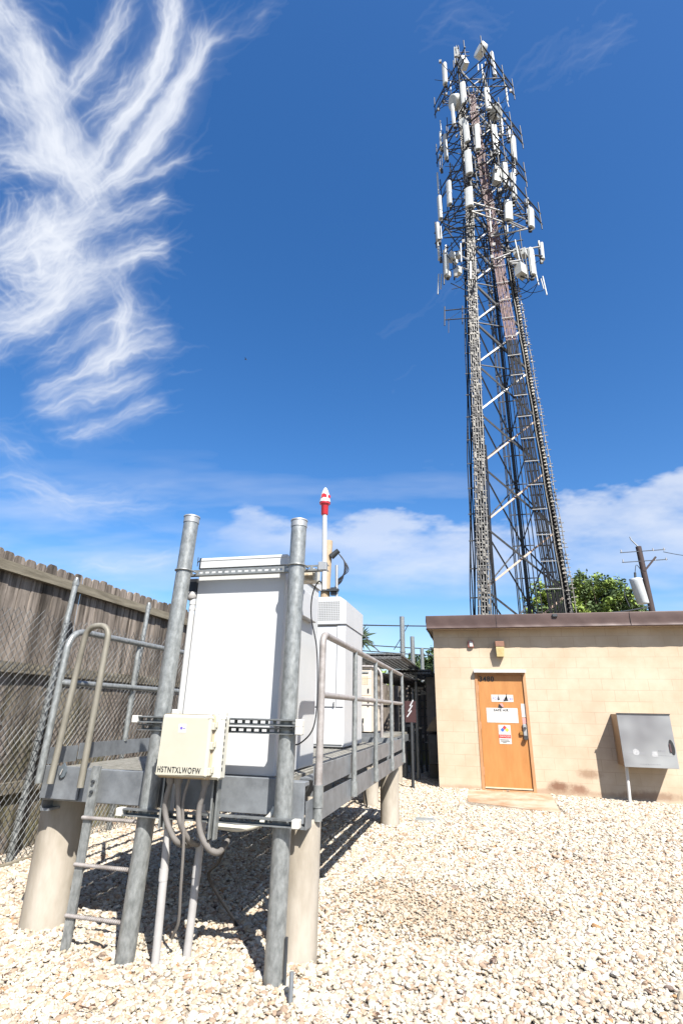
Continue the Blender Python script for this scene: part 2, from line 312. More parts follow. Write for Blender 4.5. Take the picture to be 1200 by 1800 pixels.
ip=GN.new('GeometryNodeInstanceOnPoints'); GL.new(mp_.outputs[0],ip.inputs['Points']); GL.new(jn.outputs[0],ip.inputs['Instance']); ip.inputs['Pick Instance'].default_value=True
rv=GN.new('FunctionNodeRandomValue'); rv.data_type='FLOAT_VECTOR'; rv.inputs[0].default_value=(-.5,-.5,0); rv.inputs[1].default_value=(.5,.5,6.28)
rr=[o for o in rv.outputs if o.enabled][0]
GL.new(rr,ip.inputs['Rotation'])
na=GN.new('GeometryNodeInputNamedAttribute'); na.data_type='FLOAT'; na.inputs['Name'].default_value='psize'
GL.new([o for o in na.outputs if o.enabled][0],ip.inputs['Scale']); GL.new(ip.outputs[0],go.inputs[0])
md=gs.modifiers.new('pebbles','NODES'); md.node_group=ng
# ------------------------------------------------------------------ equipment platform
XR=-1.03; XL=-2.9; Y0=3.40; Y1=8.0
pf=thing('equipment_platform','galvanised steel equipment platform with railings and ladder, standing on concrete piers in the gravel','platform',(-1.97,5.7,0))
MB().box(XL+.02,XR-.115,Y0,Y0+.05,.765,.965,.004).box(XL+.02,XR-.115,Y0+.05,Y0+.12,.765,.785).build('front_beam',GALVD,pf)
MB().box(XR-.11,XR+.0,Y0-.035,Y0-.02,.735,.955,.003).box(XR-.11,XR-.0,Y0-.03,Y0+.06,.93,.956,.003).build('end_bracket',GALVD,pf)
MB().tube([(XR-.085,Y0-.055,.80),(XR-.085,Y0-.055,.935)],.022,14).build('pipe_stub',GALV,pf)
# side beams: lower channel and upper toe plate, dark slot between
for x,nm in ((XR,'r'),(XL,'l')):
    sgn=1 if x==XR else -1
    bb=MB(); yy=[Y0+.02,4.58,5.62,6.75,Y1]
    for i in range(4): bb.box(min(x,x-sgn*.008),max(x,x-sgn*.008),yy[i]+.004,yy[i+1]-.004,.695,.845)
    bb.box(min(x-.06*sgn,x-.009*sgn),max(x-.06*sgn,x-.009*sgn),Y0+.03,Y1,.695,.71)
    bb.build('side_beam',GALVD,pf)
    z0,z1=(.885,1.025) if x==XR else (.99,1.10)
    bb=MB()
    if x==XR:
        for i in range(4): bb.box(x-.012,x-.004,yy[i]+(.16 if i==0 else .003),yy[i+1]-.003,z0,z1)
        bb.box(x-.10,x-.013,Y0+.18,Y1,.945,.955)
    else:
        bb.box(x,x+.008,Y0+.0,3.68,z0-.01,z1-.015); bb.box(x,x+.008,3.70,Y1,z0,z1)
    bb.build('toe_plate',GALVD,pf)
MB().box(XL+.01,XR-.01,Y1-.012,Y1,.70,1.02).build('end_beam',GALVD,pf)
# grating planks
GRAT=mat('deck_grating',(.24,.23,.19),.6,.3,scale=18,col2=(.42,.40,.35))
x=XL+.03; k=0
while x<XR-.13:
    w=.225; bb=MB(); w2=min(w,XR-.115-x)
    j=0; xx=x
    while xx<x+w2-.02:
        bb.box(xx,xx+.030,Y0+.055,Y1-.015,.925,.957); xx+=.047
    yy=Y0+.2
    while yy<Y1-.1: bb.box(x,x+w2-.02,yy,yy+.02,.935,.9475); yy+=.30
    bb.build('deck_plank',GRAT,pf); x+=w+.012
for yy in (4.3,5.6,6.9): MB().box(XL+.07,XR-.07,yy,yy+.06,.75,.92).build('cross_beam',GALVD,pf)
# corner plate, lifting lug, left front
MB().box(XL+.005,XL+.30,Y0-.016,Y0-.003,.775,.975,.003).build('corner_plate',GALVD,pf)
# lug : tear drop
lp=AY(112,1356,Y0-.02); o=MB(); 
prof=[(0,.055),(.018,.03),(.027,.0),(.02,-.028),(0,-.04),(-.02,-.028),(-.027,0),(-.018,.03)]
o.add([(lp.x+a,Y0-.018,lp.z+c) for a,c in prof]+[(lp.x+a,Y0-.03,lp.z+c) for a,c in prof],[tuple(range(8)),tuple(range(8,16))[::-1]]+[(i,(i+1)%8,8+(i+1)%8,8+i) for i in range(8)])
o.build('lug_plate',mat('dark_galv',(.17,.20,.22),.5,.4,var=.1),pf)
MB().tube([(lp.x+.006,Y0-.04,lp.z+.016),(lp.x-.006,Y0-.04,lp.z-.018)],.004,6).build('lug_pin',PVC,pf)
# right railing
PR=.0235
MB().tube(bend([(XR+.025,3.58,.80),(XR+.025,3.58,1.862),(XR-.0,Y1-.05,1.868)],.085,7),PR,14).build('top_rail',GALVR,pf)
MB().tube([(XR+.01,3.59,1.462),(XR+.0,Y1-.1,1.475)],.0215,12).build('mid_rail',GALVR,pf)
for i,yy in enumerate((3.58,4.66,5.70,6.82,7.90)):
    bb=MB(); xx=XR+.025-.004*i
    if i: bb.tube([(xx,yy,.73),(xx,yy,1.86)],.0215,12)
    else: bb.tube([(xx,yy,.795),(xx,yy,.92)],.033,14)
    bb.tube([(xx,yy,.72),(xx,yy,.83 if i else .80)],.029,12)
    bb.build('railing_post',GALV,pf)
# left railing
zt=1.905
MB().tube(bend([(XL+.015,3.34,.87),(XL+.015,3.36,zt-.02),(XL,Y1-.05,zt)],.16,8),PR,14).build('top_rail',GALV,pf)
MB().tube([(XL+.02,3.37,1.515),(XL,Y1-.1,1.515)],.0215,12).build('mid_rail',GALV,pf)
for yy in (4.25,5.5,6.7,7.9):
    a=MB().tube([(XL,yy,1.09),(XL,yy,1.22),(XL,yy,1.42),(XL,yy,1.50),(XL,yy,1.56),(XL,yy,1.78),(XL,yy,1.9)],[.020,.021,.021,.012,.021,.021,.012],12); a.build('railing_post',GALV,pf)
# far cross rail
MB().tube([(XL,Y1-.02,zt),(XR-.5,Y1-.02,1.9)],.02,10).build('top_rail',GALV,pf)
# ladder
B0=AY(85,1380,3.31); 
hp=[(-2.775,3.32,.875),(-2.745,3.32,1.50),(-2.725,3.33,1.905),(-2.52,3.31,1.905),(-2.52,3.30,1.5),(-2.525,3.30,.865)]
MB().tube(bend([hp[0],hp[2],hp[3],hp[5]],.10,8),[.0215]*20,14).build('ladder_hoop',GALVT,pf)
MB().tube([(-2.77,3.355,1.5),(-2.89,3.37,1.515)],.018,10).build('hoop_brace',GALV,pf)
bb=MB(); a=AY(172,1350,3.34); c=AY(121,1652,3.34)
bb.bar((-2.455,3.345,.99),(-2.462,3.335,-.02),.058,.016,up=(0,1,0)); bb.box(-2.49,-2.476,3.336,3.39,.0,.985); bb.build('ladder_stringer',GALV,pf)
MB().box(-2.085,-2.03,3.337,3.353,-.02,.96).build('ladder_stringer',GALV,pf)
for zz in (.69,.435,.172):
    rr_=MB().tube([(-2.49,3.325,zz+.004),(-2.03,3.33,zz)],.0105,8)
    for q in range(34): rr_.tube([(-2.485+q*.0135,3.325,zz+.004),(-2.481+q*.0135,3.325,zz+.004)],.0122,8)
    rr_.build('ladder_rung',GALVR,pf)
for zz in (.90,.84): MB().tube([(-2.455,3.33,zz),(-2.455,3.318,zz)],.011,8).build('bolt',DARK,pf)
# concrete piers
def pier(x,y,r,top,label):
    bb=MB(); n=36; rings=[]
    for z in (-.05,.2,.45,top-.03,top-.006,top):
        q=r*(1.0 if z<top-.02 else (.985 if z<top else .95)); rings.append([(x+q*math.cos(2*math.pi*i/n),y+q*math.sin(2*math.pi*i/n),z) for i in range(n)])
    v=[p for g in rings for p in g]; bb.add(v,[(j*n+i,j*n+(i+1)%n,(j+1)*n+(i+1)%n,(j+1)*n+i) for j in range(5) for i in range(n)],True); bb.add(rings[-1],[tuple(range(n))])
    prop(bb.build('concrete_pier',CONC,loc=(x,y,0)),label,'pier','round concrete piers under the platform')
pier(-2.905,3.68,.155,.762,'round concrete pier left of the ladder, under the front left corner of the platform')
pier(-1.115,3.62,.118,.73,'round concrete pier right behind the right steel pole, under the front right platform corner')
pier(-1.175,7.62,.122,.692,'round concrete pier under the far right end of the platform')
pier(-2.75,7.6,.122,.692,'round concrete pier under the far left end of the platform, by the chain link fence')
# ------------------------------------------------------------------ pipe rack
rk=thing('pipe_rack','two tall galvanised steel poles joined by slotted strut channels in front of the platform','pipe rack',(-1.58,3.3,0))
def strut(x0,x1,y,z,h=.041,d=.041,slots=True,face=-1,matl=STRUT,name='strut_channel',open_front=False):
    """horizontal C channel; slotted web faces the camera side"""
    bb=MB(); bw=.0028
    bb.box(x0,x1,y,y+d,z+h-bw,z+h); bb.box(x0,x1,y,y+d,z,z+bw)
    zs=z+h*.30; ze=z+h*.70
    yw=y if not open_front else y+d+bw
    if open_front: bb.box(x0,x1,y-bw,y,z,z+h*.2); bb.box(x0,x1,y-bw,y,z+h*.8,z+h)
    bb.box(x0,x1,yw-bw,yw,z+(bw if open_front else 0),zs); bb.box(x0,x1,yw-bw,yw,ze,z+h-(bw if open_front else 0))
    x=x0
    while x<x1:
        bb.box(x,min(x1,x+.020),yw-bw,yw,zs,ze); x+=.0508
    return bb.build(name,matl,rk)
strut(-2.02,-.93,3.372,2.262)
strut(-2.125,-1.035,3.205,1.268,.040,matl=STRUTD,open_front=True); strut(-2.125,-1.035,3.235,1.222,.036,matl=STRUTD,open_front=True)
strut(-2.14,-1.03,3.205,.742,.040,matl=STRUTD,open_front=True)
for (x,z) in ((-2.135,1.268),(-1.033,1.268),(-1.033,1.226),(-2.15,.742),(-1.028,.742)):
    MB().box(x-.022,x+.022,3.198,3.252,z-.004,z+.042,.005).build('strut_end_cap',CAPW,rk)
def pole(x0,y0,x1,y1,h,):
    r=.0535; t=Vector((x1-x0,y1-y0,h))
    P=lambda z: Vector((x0+(x1-x0)*z/h,y0+(y1-y0)*z/h,z))
    MB().tube([P(-.04),P(.9),P(1.8),P(h)],r,28).build('steel_pole',GALV,rk)
    c=MB().tube([P(h-.055),P(h-.012)],r+.0035,28).tube([P(h-.012),P(h-.003),P(h+.004)],[r+.007,r+.006,r-.01],28); c.build('pole_cap',ALU,rk)
    for zz,yy in ((2.283,1),(1.266,-1),(.76,-1)):
        c_=P(zz); q=[]
        for k in range(13):
            a=math.pi*k/12; q.append(c_+Vector((math.cos(a)*(r+.006),-yy*math.sin(a)*(r+.006),0)))
        q=[q[0]+Vector((0,yy*.07,0))]+q+[q[-1]+Vector((0,yy*.07,0))]
        MB().tube(q,.006,8).build('pipe_clamp',GALV,rk)
pl_t=AY(338,908,3.3); pr_t=AY(526,916,3.3)
pole(-2.035,3.30,pl_t.x,3.30,2.70); pole(-1.14,3.30,pr_t.x,3.30,2.615)
for x in (-1.83,-1.51):
    bb=MB(); y=3.160
    z0,z1=(.665,1.335) if x>-1.6 else (.70,1.345)
    bb.box(x-.021,x-.018,y,y+.04,z0,z1); bb.box(x+.018,x+.021,y,y+.04,z0,z1); bb.box(x-.018,x+.018,y+.037,y+.04,z0,z1)
    bb.box(x-.018,x-.010,y,y+.003,z0,z1); bb.box(x+.010,x+.018,y,y+.003,z0,z1); bb.build('strut_channel',STRUT,rk)
    MB().box(x-.024,x+.024,y-.003,y+.043,z1-.028,z1+.006,.004).build('strut_end_cap',CAPW,rk)
MB().tube([(-1.068,3.27,-.02),(-1.072,3.28,.22)],.009,8).build('ground_wire',DARK,rk)
MB().tube([(-.985,3.12,-.02),(-.99,3.14,.13)],.012,8).build('ground_rod',GALVD,rk)
# ------------------------------------------------------------------ beige junction box on the rack
jb=thing('junction_box','beige plastic junction box lettered HSTNTXLWOFW, bolted between the two steel poles','junction box',(-1.69,3.1,.965))
yb=3.155; yf=3.02
q=[AY(278,1358,yf),AY(372,1374,yf),AY(372,1257,yf),AY(289,1257,yf)]
xa,xb,za,zb=-1.832,-1.508,.992,1.322
MB().box(xa+.02,xb+.055,yf+.055,yb,za-.014,zb-.004,.012).build('box_body',IVORY,jb,bevel=.004)
MB().box(xa-.004,xb+.004,yf+.040,yf+.052,za-.014,zb+.004,.008).box(xa-.002,xb+.002,yf+.024,yf+.036,za-.008,zb,.008).build('gasket_rim',TANBAND,jb)
o=MB().box(xa,xb,yf,yf+.046,za-.002,zb,.012); o.build('lid',BEIGE,jb,bevel=.008)
for zz in (zb-.06,(za+zb)/2,za+.03):
    MB().box(xb-.004,xb+.014,yf+.012,yf+.05,zz-.02,zz+.02,.003).box(xb+.012,xb+.02,yf+.03,yf+.055,zz-.008,zz+.028,.003).build('latch',BEIGE,jb)
    MB().box(xa-.016,xa+.002,yf+.03,yf+.07,zz-.018,zz+.018,.004).build('hinge',IVORY,jb)
o=MB()
for i in range(9): o.box(xb+.0555,xb+.0565,yf+.075,yf+.085,za+.03+i*.034,za+.05+i*.034)
o.build('vent_slot',INK,jb)
MB().box(xa+.118,xa+.168,yf-.0012,yf-.0004,zb-.098,zb-.05).build('round_sticker',PAPER,jb)
MB().tube([(xa+.138,yf-.0014,zb-.073),(xa+.138,yf-.0022,zb-.073)],.008,14).box(xa+.150,xa+.162,yf-.002,yf-.0014,zb-.076,zb-.071).build('sticker_dot',PURPLE,jb)
text('lettering','HSTNTXLWOFW',.043,(xa+.014,yf-.0008,za+.020),INK,jb,sx=.745,bold=.0006)
for x in (-1.785,-1.735,-1.56): MB().tube([(x,3.13,.978),(x,3.13,.955),(x,3.13,.94)],[.026,.026,.02],12).build('cable_gland',FLEX,jb)
# conduits
def cable(name,label,cat,pts,r,mt,group=None,k=8,n=10):
    o=MB().tube(spline(pts,k),r,n).build(name,mt); prop(o,label,cat,group); return o
def flex(pts,r,label):
    P=spline(pts,14); L_=0; bb=MB(); rs=[]; PP=[]
    dist=0
    for i in range(len(P)-1):
        seg=(P[i+1]-P[i]).length; m_=max(2,int(seg/.0035))
        for j in range(m_):
            PP.append(P[i].lerp(P[i+1],j/m_)); 
    for i in range(len(PP)): rs.append(r*(1.0 if i%2 else .90))
    bb.tube(PP,rs,12); o=bb.build('flexible_conduit',FLEX); return prop(o,label,'conduit','flexible conduits hanging below the junction box')
A=lambda px,py,y: tuple(AY(px,py,y))
flex([(-1.785,3.13,.95),A(290,1420,3.16),A(300,1462,3.18),A(318,1484,3.25),A(345,1482,3.5)],.0165,'leftmost grey ribbed conduit drooping from the junction box')
flex([(-1.735,3.13,.95),A(314,1415,3.16),A(318,1450,3.18),A(338,1482,3.3),A(365,1480,3.6)],.0165,'grey ribbed conduit just right of the leftmost one under the junction box')
flex([(-1.56,3.13,.95),A(350,1425,3.15),A(352,1462,3.16),A(366,1490,3.19),A(385,1498,3.27),A(400,1478,3.45)],.0175,'grey ribbed conduit with the deepest loop, under the right side of the junction box')
cable('thin_conduit','thin grey cable hanging from the junction box down to the gravel between the white pipes','conduit',[(-1.67,3.14,.98),A(322,1410,3.16),A(323,1480,3.2),A(318,1560,3.26),A(314,1620,3.33),A(303,1648,3.38)],.0085,FLEX)
def pvc(x,y,z1,label,lean=0):
    o=MB().tube([(x,y,-.03),(x-lean,y,z1)],.0235,18).tube([(x-lean*.5,y,.41),(x-lean*.55,y,.47)],.0262,18).build('plastic_conduit',PVC); prop(o,label,'conduit','upright plastic conduits in the gravel')
pvc(-1.84,3.30,.96,'upright light grey plastic pipe nearer the left steel pole, below the junction box',.03)
pvc(-1.715,3.42,.80,'upright light grey plastic pipe right of the thin cable, below the junction box',-.02)
cable('white_conduit','off-white conduit curving up under the platform edge beside the right pole','conduit',[A(385,1452,3.32),A(420,1456,3.32),A(452,1450,3.33),A(474,1436,3.34),A(484,1420,3.36)],.018,IVORY)
cable('ground_cable','black cable slanting from the conduit loop into the gravel under the platform','cable',[A(404,1468,3.5),A(385,1515,3.62),A(368,1545,3.7),(-1.62,3.95,.0)],.009,BLACK)
# striped cable under the right edge
p0=AZ(643,1420,0); o=MB()
for i in range(14):
    a=i*.8
    o.tube([(p0.x+.012*math.cos(a+t*.8/6),p0.y+.012*math.sin(a+t*.8/6),.0+i*.055+t*.055/6) for t in range(7)],.013,8)
prop(o.build('twisted_cable',BLACK),'thick black twisted cable hanging under the right edge of the platform','cable')
# ------------------------------------------------------------------ beacon antenna
bc=thing('beacon_mast','thin white mast with a red and white pointed cap, just right of the right pole','beacon',(-.955,3.33,2.1))
bx=-.955; by=3.34
MB().tube([(bx+.015,by,2.12),(bx,by,2.68)],.0165,16).build('mast',WHITE,bc)
MB().tube([(bx,by,2.655),(bx,by,2.66),(bx,by,2.735),(bx,by,2.74)],[.020,.0245,.026,.03],20).tube([(bx,by,2.738),(bx,by,2.75)],[.038,.038],20).build('red_collar',RED,bc)
MB().tube([(bx,by,2.75),(bx,by,2.757),(bx,by,2.79),(bx,by,2.82),(bx,by,2.845),(bx,by,2.863),(bx,by,2.868)],[.041,.038,.034,.027,.018,.008,.001],20).build('pointed_cap',WHITE,bc)
MB().tube([(bx+.002,by-.028,2.79),(bx+.002,by-.037,2.788)],.019,16).tube([(bx+.027,by-.010,2.79),(bx+.036,by-.014,2.788)],.012,14).build('red_spot',RED,bc)
MB().box(bx-.028,bx+.03,by-.024,by+.02,2.25,2.31,.004).build('mast_clamp',ALU,bc)
cable('beacon_cable','thin black cable falling from the white mast down past the cabinets','cable',[(bx+.01,by,2.14),A(560,1022,3.36),A(549,1046,3.4),A(547,1085,3.45),A(556,1135,3.5),A(558,1190,3.52),A(556,1250,3.5),A(548,1285,3.5),A(528,1306,3.55),A(512,1310,3.6)],.0048,BLACK,n=6)
jb2=thing('small_junction_box','small stained cream box hanging below the strut end beside the white mast','junction box',(-1.02,3.45,2.2))
a=AY(531,1024,3.5); c=AY(557,1003,3.5)
MB().box(a.x-.02,c.x,3.45,3.56,a.z,c.z,.006).build('box_body',mat('stained_cream',(.45,.36,.24),.6,scale=14,col2=(.74,.70,.60),lo=.4,hi=.55),jb2)
MB().box(c.x-.012,c.x+.006,3.44,3.57,a.z-.002,c.z+.004,.003).build('lid',IVORY,jb2)
# ------------------------------------------------------------------ cabinets
c1=thing('equipment_cabinet','large plain white steel cabinet directly behind the two front poles','cabinet',(-1.6,3.8,.96))
fx0,fx1,fy=-1.945,-1.262,3.455
MB().box(fx0,fx1,fy,4.32,.965,2.335,.006).build('body',WHITE,c1)
MB().box(fx0+.012,fx1+.014,fy-.012,4.34,2.337,2.388).box(fx0-.0+.012,fx1+.014,fy-.016,4.345,2.388,2.412,.004).build('top_hood',WHITE,c1)
MB().box(fx0+.05,fx1-.05,fy+.03,4.28,.955,.966).build('plinth',DARK,c1)
MB().box(fx1+.0,fx1+.05,3.62,4.1,2.02,2.22,.006).build('side_housing',WHITE2,c1)
a=AY(358,983,3.5); MB().box(fx0-.01,fx0+.008,3.46,3.49,2.335,2.42).build('hinge_bracket',DARK,c1)
MB().tube([(fx0-.03,3.47,2.39),(fx0-.005,3.47,2.41)],.004,6).tube([(fx0-.03,3.47,2.36),(fx0-.03,3.47,2.43)],.003,6).build('wire_clip',DARK,c1)
# elbow conduit at the cabinet's left edge
cd1=thing('white_riser_pipe','white riser pipe with a black elbow hugging the left edge of the large white cabinet','conduit',(-1.97,3.46,.96))
MB().box(-2.035,-1.95,3.46,3.52,2.15,2.265,.008).build('black_elbow',BLACK,cd1)
MB().tube([(-1.99,3.47,2.16),(-1.99,3.47,2.13),(-1.985,3.47,2.11)],[.036,.042,.030],14).build('elbow_collar',PVC,cd1)
MB().tube([(-1.975,3.475,.95),(-1.979,3.475,2.15)],.0215,16).tube([(-1.979,3.475,2.03),(-1.979,3.475,2.05)],.0245,16).tube([(-1.979,3.475,2.07),(-1.979,3.475,2.10)],.0245,16).build('pipe',WHITE,cd1)
# second cabinet
c2=thing('vented_cabinet','tall white cabinet with a perforated vent panel at its top, behind the right railing','cabinet',(-1.9,6.9,.96))
x0,x1,y0,y1=-2.33,AY(607,1065,6.3).x,6.32,7.35; zt2=2.70
MB().box(x0,x1,y0,y1,.975,2.36,.006).build('body',WHITE2,c2)
hd=MB(); ch=.055
hd.add([(x0,y0-.02,2.362),(x1+.01,y0-.02,2.362),(x1+.01,y1,2.362),(x0,y1,2.362),(x0,y0-.02,zt2),(x1-.07,y0-.02,zt2),(x1-.07,y1,zt2),(x0,y1,zt2),(x1+.01,y0-.02,zt2-ch),(x1+.01,y1,zt2-ch)],
 [(0,3,2,1),(4,5,6,7),(0,1,8,5,4),(1,2,9,8),(8,9,6,5),(2,3,7,6,9),(3,0,4,7)])
hd.build('vent_hood',WHITE2,c2)
vz0,vz1=2.40,2.64; vx0,vx1=x0+.08,x1-.07
o=MB()
for i in range(24):
    for j in range(11):
        X=vx1-.012-i*.022; Z=vz0+.012+j*.022
        o.box(X-.0075,X+.0075,y0-.0222,y0-.0205,Z-.0065,Z+.0065)
o.build('vent_grille',mat('vent_hole',(.25,.25,.24),.7,var=.1),c2)
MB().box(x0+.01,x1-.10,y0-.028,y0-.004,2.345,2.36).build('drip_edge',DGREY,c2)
MB().box(x0+.02,x1-.11,y0-.014,y0,1.405,2.335,.004).build('door',WHITE2,c2)
MB().box(x0+.02,x1-.015,y0-.014,y0,1.0,1.385,.004).build('lower_door',WHITE2,c2)
MB().box(x1-.10,x1-.01,y0-.012,y0,1.405,2.335,.003).build('side_panel',WHITE2,c2)
MB().box(x1-.125,x1-.118,y0-.03,y0-.012,1.40,1.46).build('handle',DGREY,c2)
MB().box(x0+.03,x1-.03,y0+.02,y1-.02,.957,.976).build('plinth',DARK,c2)
# lower flange
# third cabinet, further platform
p2=thing('rear_platform','second steel platform behind the first one, carrying a cream cabinet','platform',(-2.2,10,0))
MB().box(-2.9,-1.50,8.75,8.83,.86,1.04,.003).build('front_beam',GALVD,p2)
MB().box(-2.9,-1.50,8.84,12.3,.93,.965).build('deck',GRAT,p2)
MB().box(-1.52,-1.47,8.84,12.3,.80,.925).build('side_beam',GALVD,p2)
MB().tube(bend([(-2.9,8.8,.9),(-2.9,8.8,2.07),(-1.47,8.8,2.05),(-1.47,8.8,.8)],.18,7),.024,10).build('end_railing',GALVR,p2)
MB().tube([(-2.9,8.8,1.48),(-1.47,8.8,1.46)],.02,10).build('mid_rail',GALVR,p2)
for (x,y) in ((-2.7,9.1),(-1.7,9.1),(-2.7,12.0),(-1.7,12.0)): MB().tube([(x,y,-.05),(x,y,.80)],.12,16).build('pier',CONC,p2)
c3=thing('cream_cabinet','cream cabinet with a louvred top and small latches, on the rear platform','cabinet',(-2.2,9.6,.97))
t=AY(652,1175,9.4); X1=t.x; zt3=2.06
MB().box(-2.6,X1,9.4,10.4,1.04,zt3,.006).build('body',CREAM,c3)
MB().box(-2.62,X1+.02,9.37,10.42,zt3,zt3+.06,.02).build('top',CREAM,c3)
o=MB()
for i in range(14): o.box(X1-.50+i*.033,X1-.485+i*.033,9.394,9.402,zt3-.26,zt3-.12)
o.build('louvre',TANBAND,c3)
for (dx,z) in ((.05,1.70),(.20,1.70),(.05,1.48),(.17,1.48),(.14,1.22)): MB().box(X1-dx-.012,X1-dx+.012,9.385,9.4,z-.035,z+.035,.003).build('latch',DARK,c3)
for z in (1.9,1.62): MB().box(-2.6,X1,9.397,9.3995,z,z+.006).build('panel_seam',TANBAND,c3)
MB().box(-2.55,X1-.05,9.45,10.35,.966,1.04).build('plinth',DARK,c3)
# ------------------------------------------------------------------ fences
wf=thing('wooden_fence','weathered dog-eared wooden picket fence along the left side behind the chain link','fence',(-4.5,7,0))
wfx=-4.5
def picket(y,w,h,dx,parent,x=wfx,tilt=0,along='y'):
    c=.032; T=.016
    pr=[(-w/2,-.02),(w/2,-.02),(w/2,h-c),(w/2-c*.55,h-c*.25),(w/2-c,h),(-w/2+c,h),(-w/2+c*.55,h-c*.25),(-w/2,h-c)]
    if along=='y': f=lambda a,z,t:(x+dx+t,y+a+tilt*z,z)
    else: f=lambda a,z,t:(y+a+tilt*z,x+dx+t,z)
    n=8; v=[f(a,z,0) for a,z in pr]+[f(a,z,T) for a,z in pr]
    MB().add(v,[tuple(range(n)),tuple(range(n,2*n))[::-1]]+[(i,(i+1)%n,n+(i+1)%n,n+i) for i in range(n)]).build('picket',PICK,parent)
y=1.4
while y<14.4:
    w=.137; picket(y,w,2.83+random.uniform(-.018,.018)+.02*math.sin(y*1.1),random.uniform(-.006,.006),wf,tilt=random.uniform(-.002,.002)); y+=w+.006+random.uniform(0,.006)
for (z0,z1,mt) in ((2.60,2.70,RAILW),(1.655,1.755,RAILW),(.55,.65,RAILW)):
    y=1.0
    while y<14.2: MB().box(wfx+.018,wfx+.078,y,y+2.43,z0,z1).build('rail',RAILL if (z0>1.5 and z0<2 and y<2) else mt,wf); y+=2.44
ef=thing('end_fence','pale wooden fence closing the far end of the yard beyond the platforms','fence',(-2.5,16,0))
x=-4.4
while x<-.4: picket(x,.14,2.1+random.uniform(-.02,.02),0,ef,x=15.6,along='x'); x+=.147
MB().box(-4.4,-.4,15.55,15.59,1.55,1.64).build('rail',RAILW,ef)
# chain link
cl=thing('chain_link_fence','galvanised chain link fence with round posts in front of the wooden fence','fence',(-4.2,7,0))
cx=-4.2; ya,yb_=1.2,13.5; H_=2.22
WIRE=mat('fence_wire',(.035,.035,.035),.5,.3,scale=3,col2=(.24,.25,.25),lo=.42,hi=.62)
bb=MB(); P_=.072; 
def wire(sgn,k):
    # zigzag-free diagonal with slight offsets at each crossing
    yk=ya-H_*1.0+k*P_; pts=[]
    n=int(H_/(P_/2)); s=.72
    for i in range(n+1):
        z=.02+i*(H_/n); yy=yk+sgn*0
        pts.append((z,i))
    return pts
slope=.80
nn=int((yb_-ya+H_*slope)/P_)
for sgn in (1,-1):
    for k in range(nn):
        yk=ya-(H_*slope if sgn>0 else 0)+k*P_ 
        # line y = yk + sgn*slope*z
        z0,z1=.02,H_
        yy0=yk+ (slope*z0 if sgn>0 else -slope*z0); yy1=yk+(slope*z1 if sgn>0 else -slope*z1)
        if max(yy0,yy1)<ya or min(yy0,yy1)>yb_: continue
        if yy0<2.2 and yy1<2.2: continue
        rag=random.uniform(-.03,.05)
        pts=[]; N_=8
        for i in range(N_+1):
            t=i/N_; z=z0+(z1+rag-z0)*t; yy=yk+sgn*slope*z
            pts.append((cx+.03*math.sin(yy*.9+z)*(z/2.2)+sgn*.0025,yy,z))
        bb.tube(pts,.0033,4,cap=False)
bb.build('wire_mesh',WIRE,cl)
for (px,py,bx_,by_) in ((135,1020,12,1530),(262,1063,192,1452)):
    PX=cx-.045; t=AX(px,py,PX); g_=AX(bx_,by_,PX)
    MB().tube([(PX,g_.y,-.03),(PX,t.y,t.z)],.030,16).tube([(PX,t.y,t.z-.06),(PX,t.y,t.z-.02)],.036,16).tube([(PX,t.y,t.z),(PX,t.y,t.z+.03)],[.026,.02],12).build('fence_post',GALV,cl)
    for zz in (.5,1.0,1.45,1.9,2.15): MB().tube([(PX+.033*math.cos(a*.6),g_.y+(t.y-g_.y)*zz/2.6+.033*math.sin(a*.6),zz+.004*a) for a in range(11)],.003,5).build('tie_wire',GALVD,cl)
for yy in (7.9,9.4,11.0,12.6): MB().tube([(PX,yy,-.03),(PX,yy+.05,2.63)],.03,12).build('fence_post',GALV,cl)
MB().box(cx+.03,cx+.07,2.2,4.95,-.02,.035).build('kick_board',RAILW,cl)

# ------------------------------------------------------------------ block building
bd=thing('block_building','small tan painted concrete block building with a brown metal roof edge','building',(2.6,13.8,0))
WX0,WX1,WY0,WY1,WZ=-.80,6.4,11.5,16.2,3.02
dx0,dx1,dz1=.0,.985,2.165
# wall with a real door opening (front) and side/back walls
w=MB()
w.box(WX0,dx0,WY0,WY0+.2,-.15,WZ); w.box(dx1,WX1,WY0,WY0+.2,-.15,WZ); w.box(dx0,dx1,WY0,WY0+.2,dz1,WZ)
w.box(WX0,WX0+.2,WY0+.2,WY1-.2,-.15,WZ); w.box(WX1-.2,WX1,WY0+.2,WY1-.2,-.15,WZ); w.box(WX0,WX1,WY1-.2,WY1,-.15,WZ)
w.build('wall',WALL,bd)
rf=MB().box(WX0-.10,WX1+.3,WY0-.24,WY1+.25,WZ+.002,WZ+.22).build('roof',WALL,bd)
# fascia: front & left with slight dents and lap seams
def fascia(p,q,z0,z1,out):
    p=Vector(p);q=Vector(q);n=72;bb=MB();v=[];T=(q-p)
    rnd=random.Random(int(p.x*10))
    for i in range(n+1):
        t=i/n; c=p+T*t
        for (z,dn) in ((z1+.012,-.05),(z1+.012,.004),(z1,.006),(z1*.6+z0*.4,.002),(z0*.7+z1*.3,.0),(z0+.02,.002),(z0+.004+.006*math.sin(t*31),.010),(z0-.004,-.02)):
            j=.004*math.sin(i*1.9+z*23)*(1 if 1<=0 or z<z1 else 0)
            d=Vector(out)*(dn+j+ (rnd.uniform(-.006,.006) if z<z1-.03 and z>z0-.01 and rnd.random()<.12 else 0))
            v.append(c+d+Vector((0,0,z)))
    f=[]
    for i in range(n):
        for k in range(7): f.append((i*8+k,(i+1)*8+k,(i+1)*8+k+1,i*8+k+1))
    bb.add(v,f,True); return bb.build('fascia',FASC,bd)
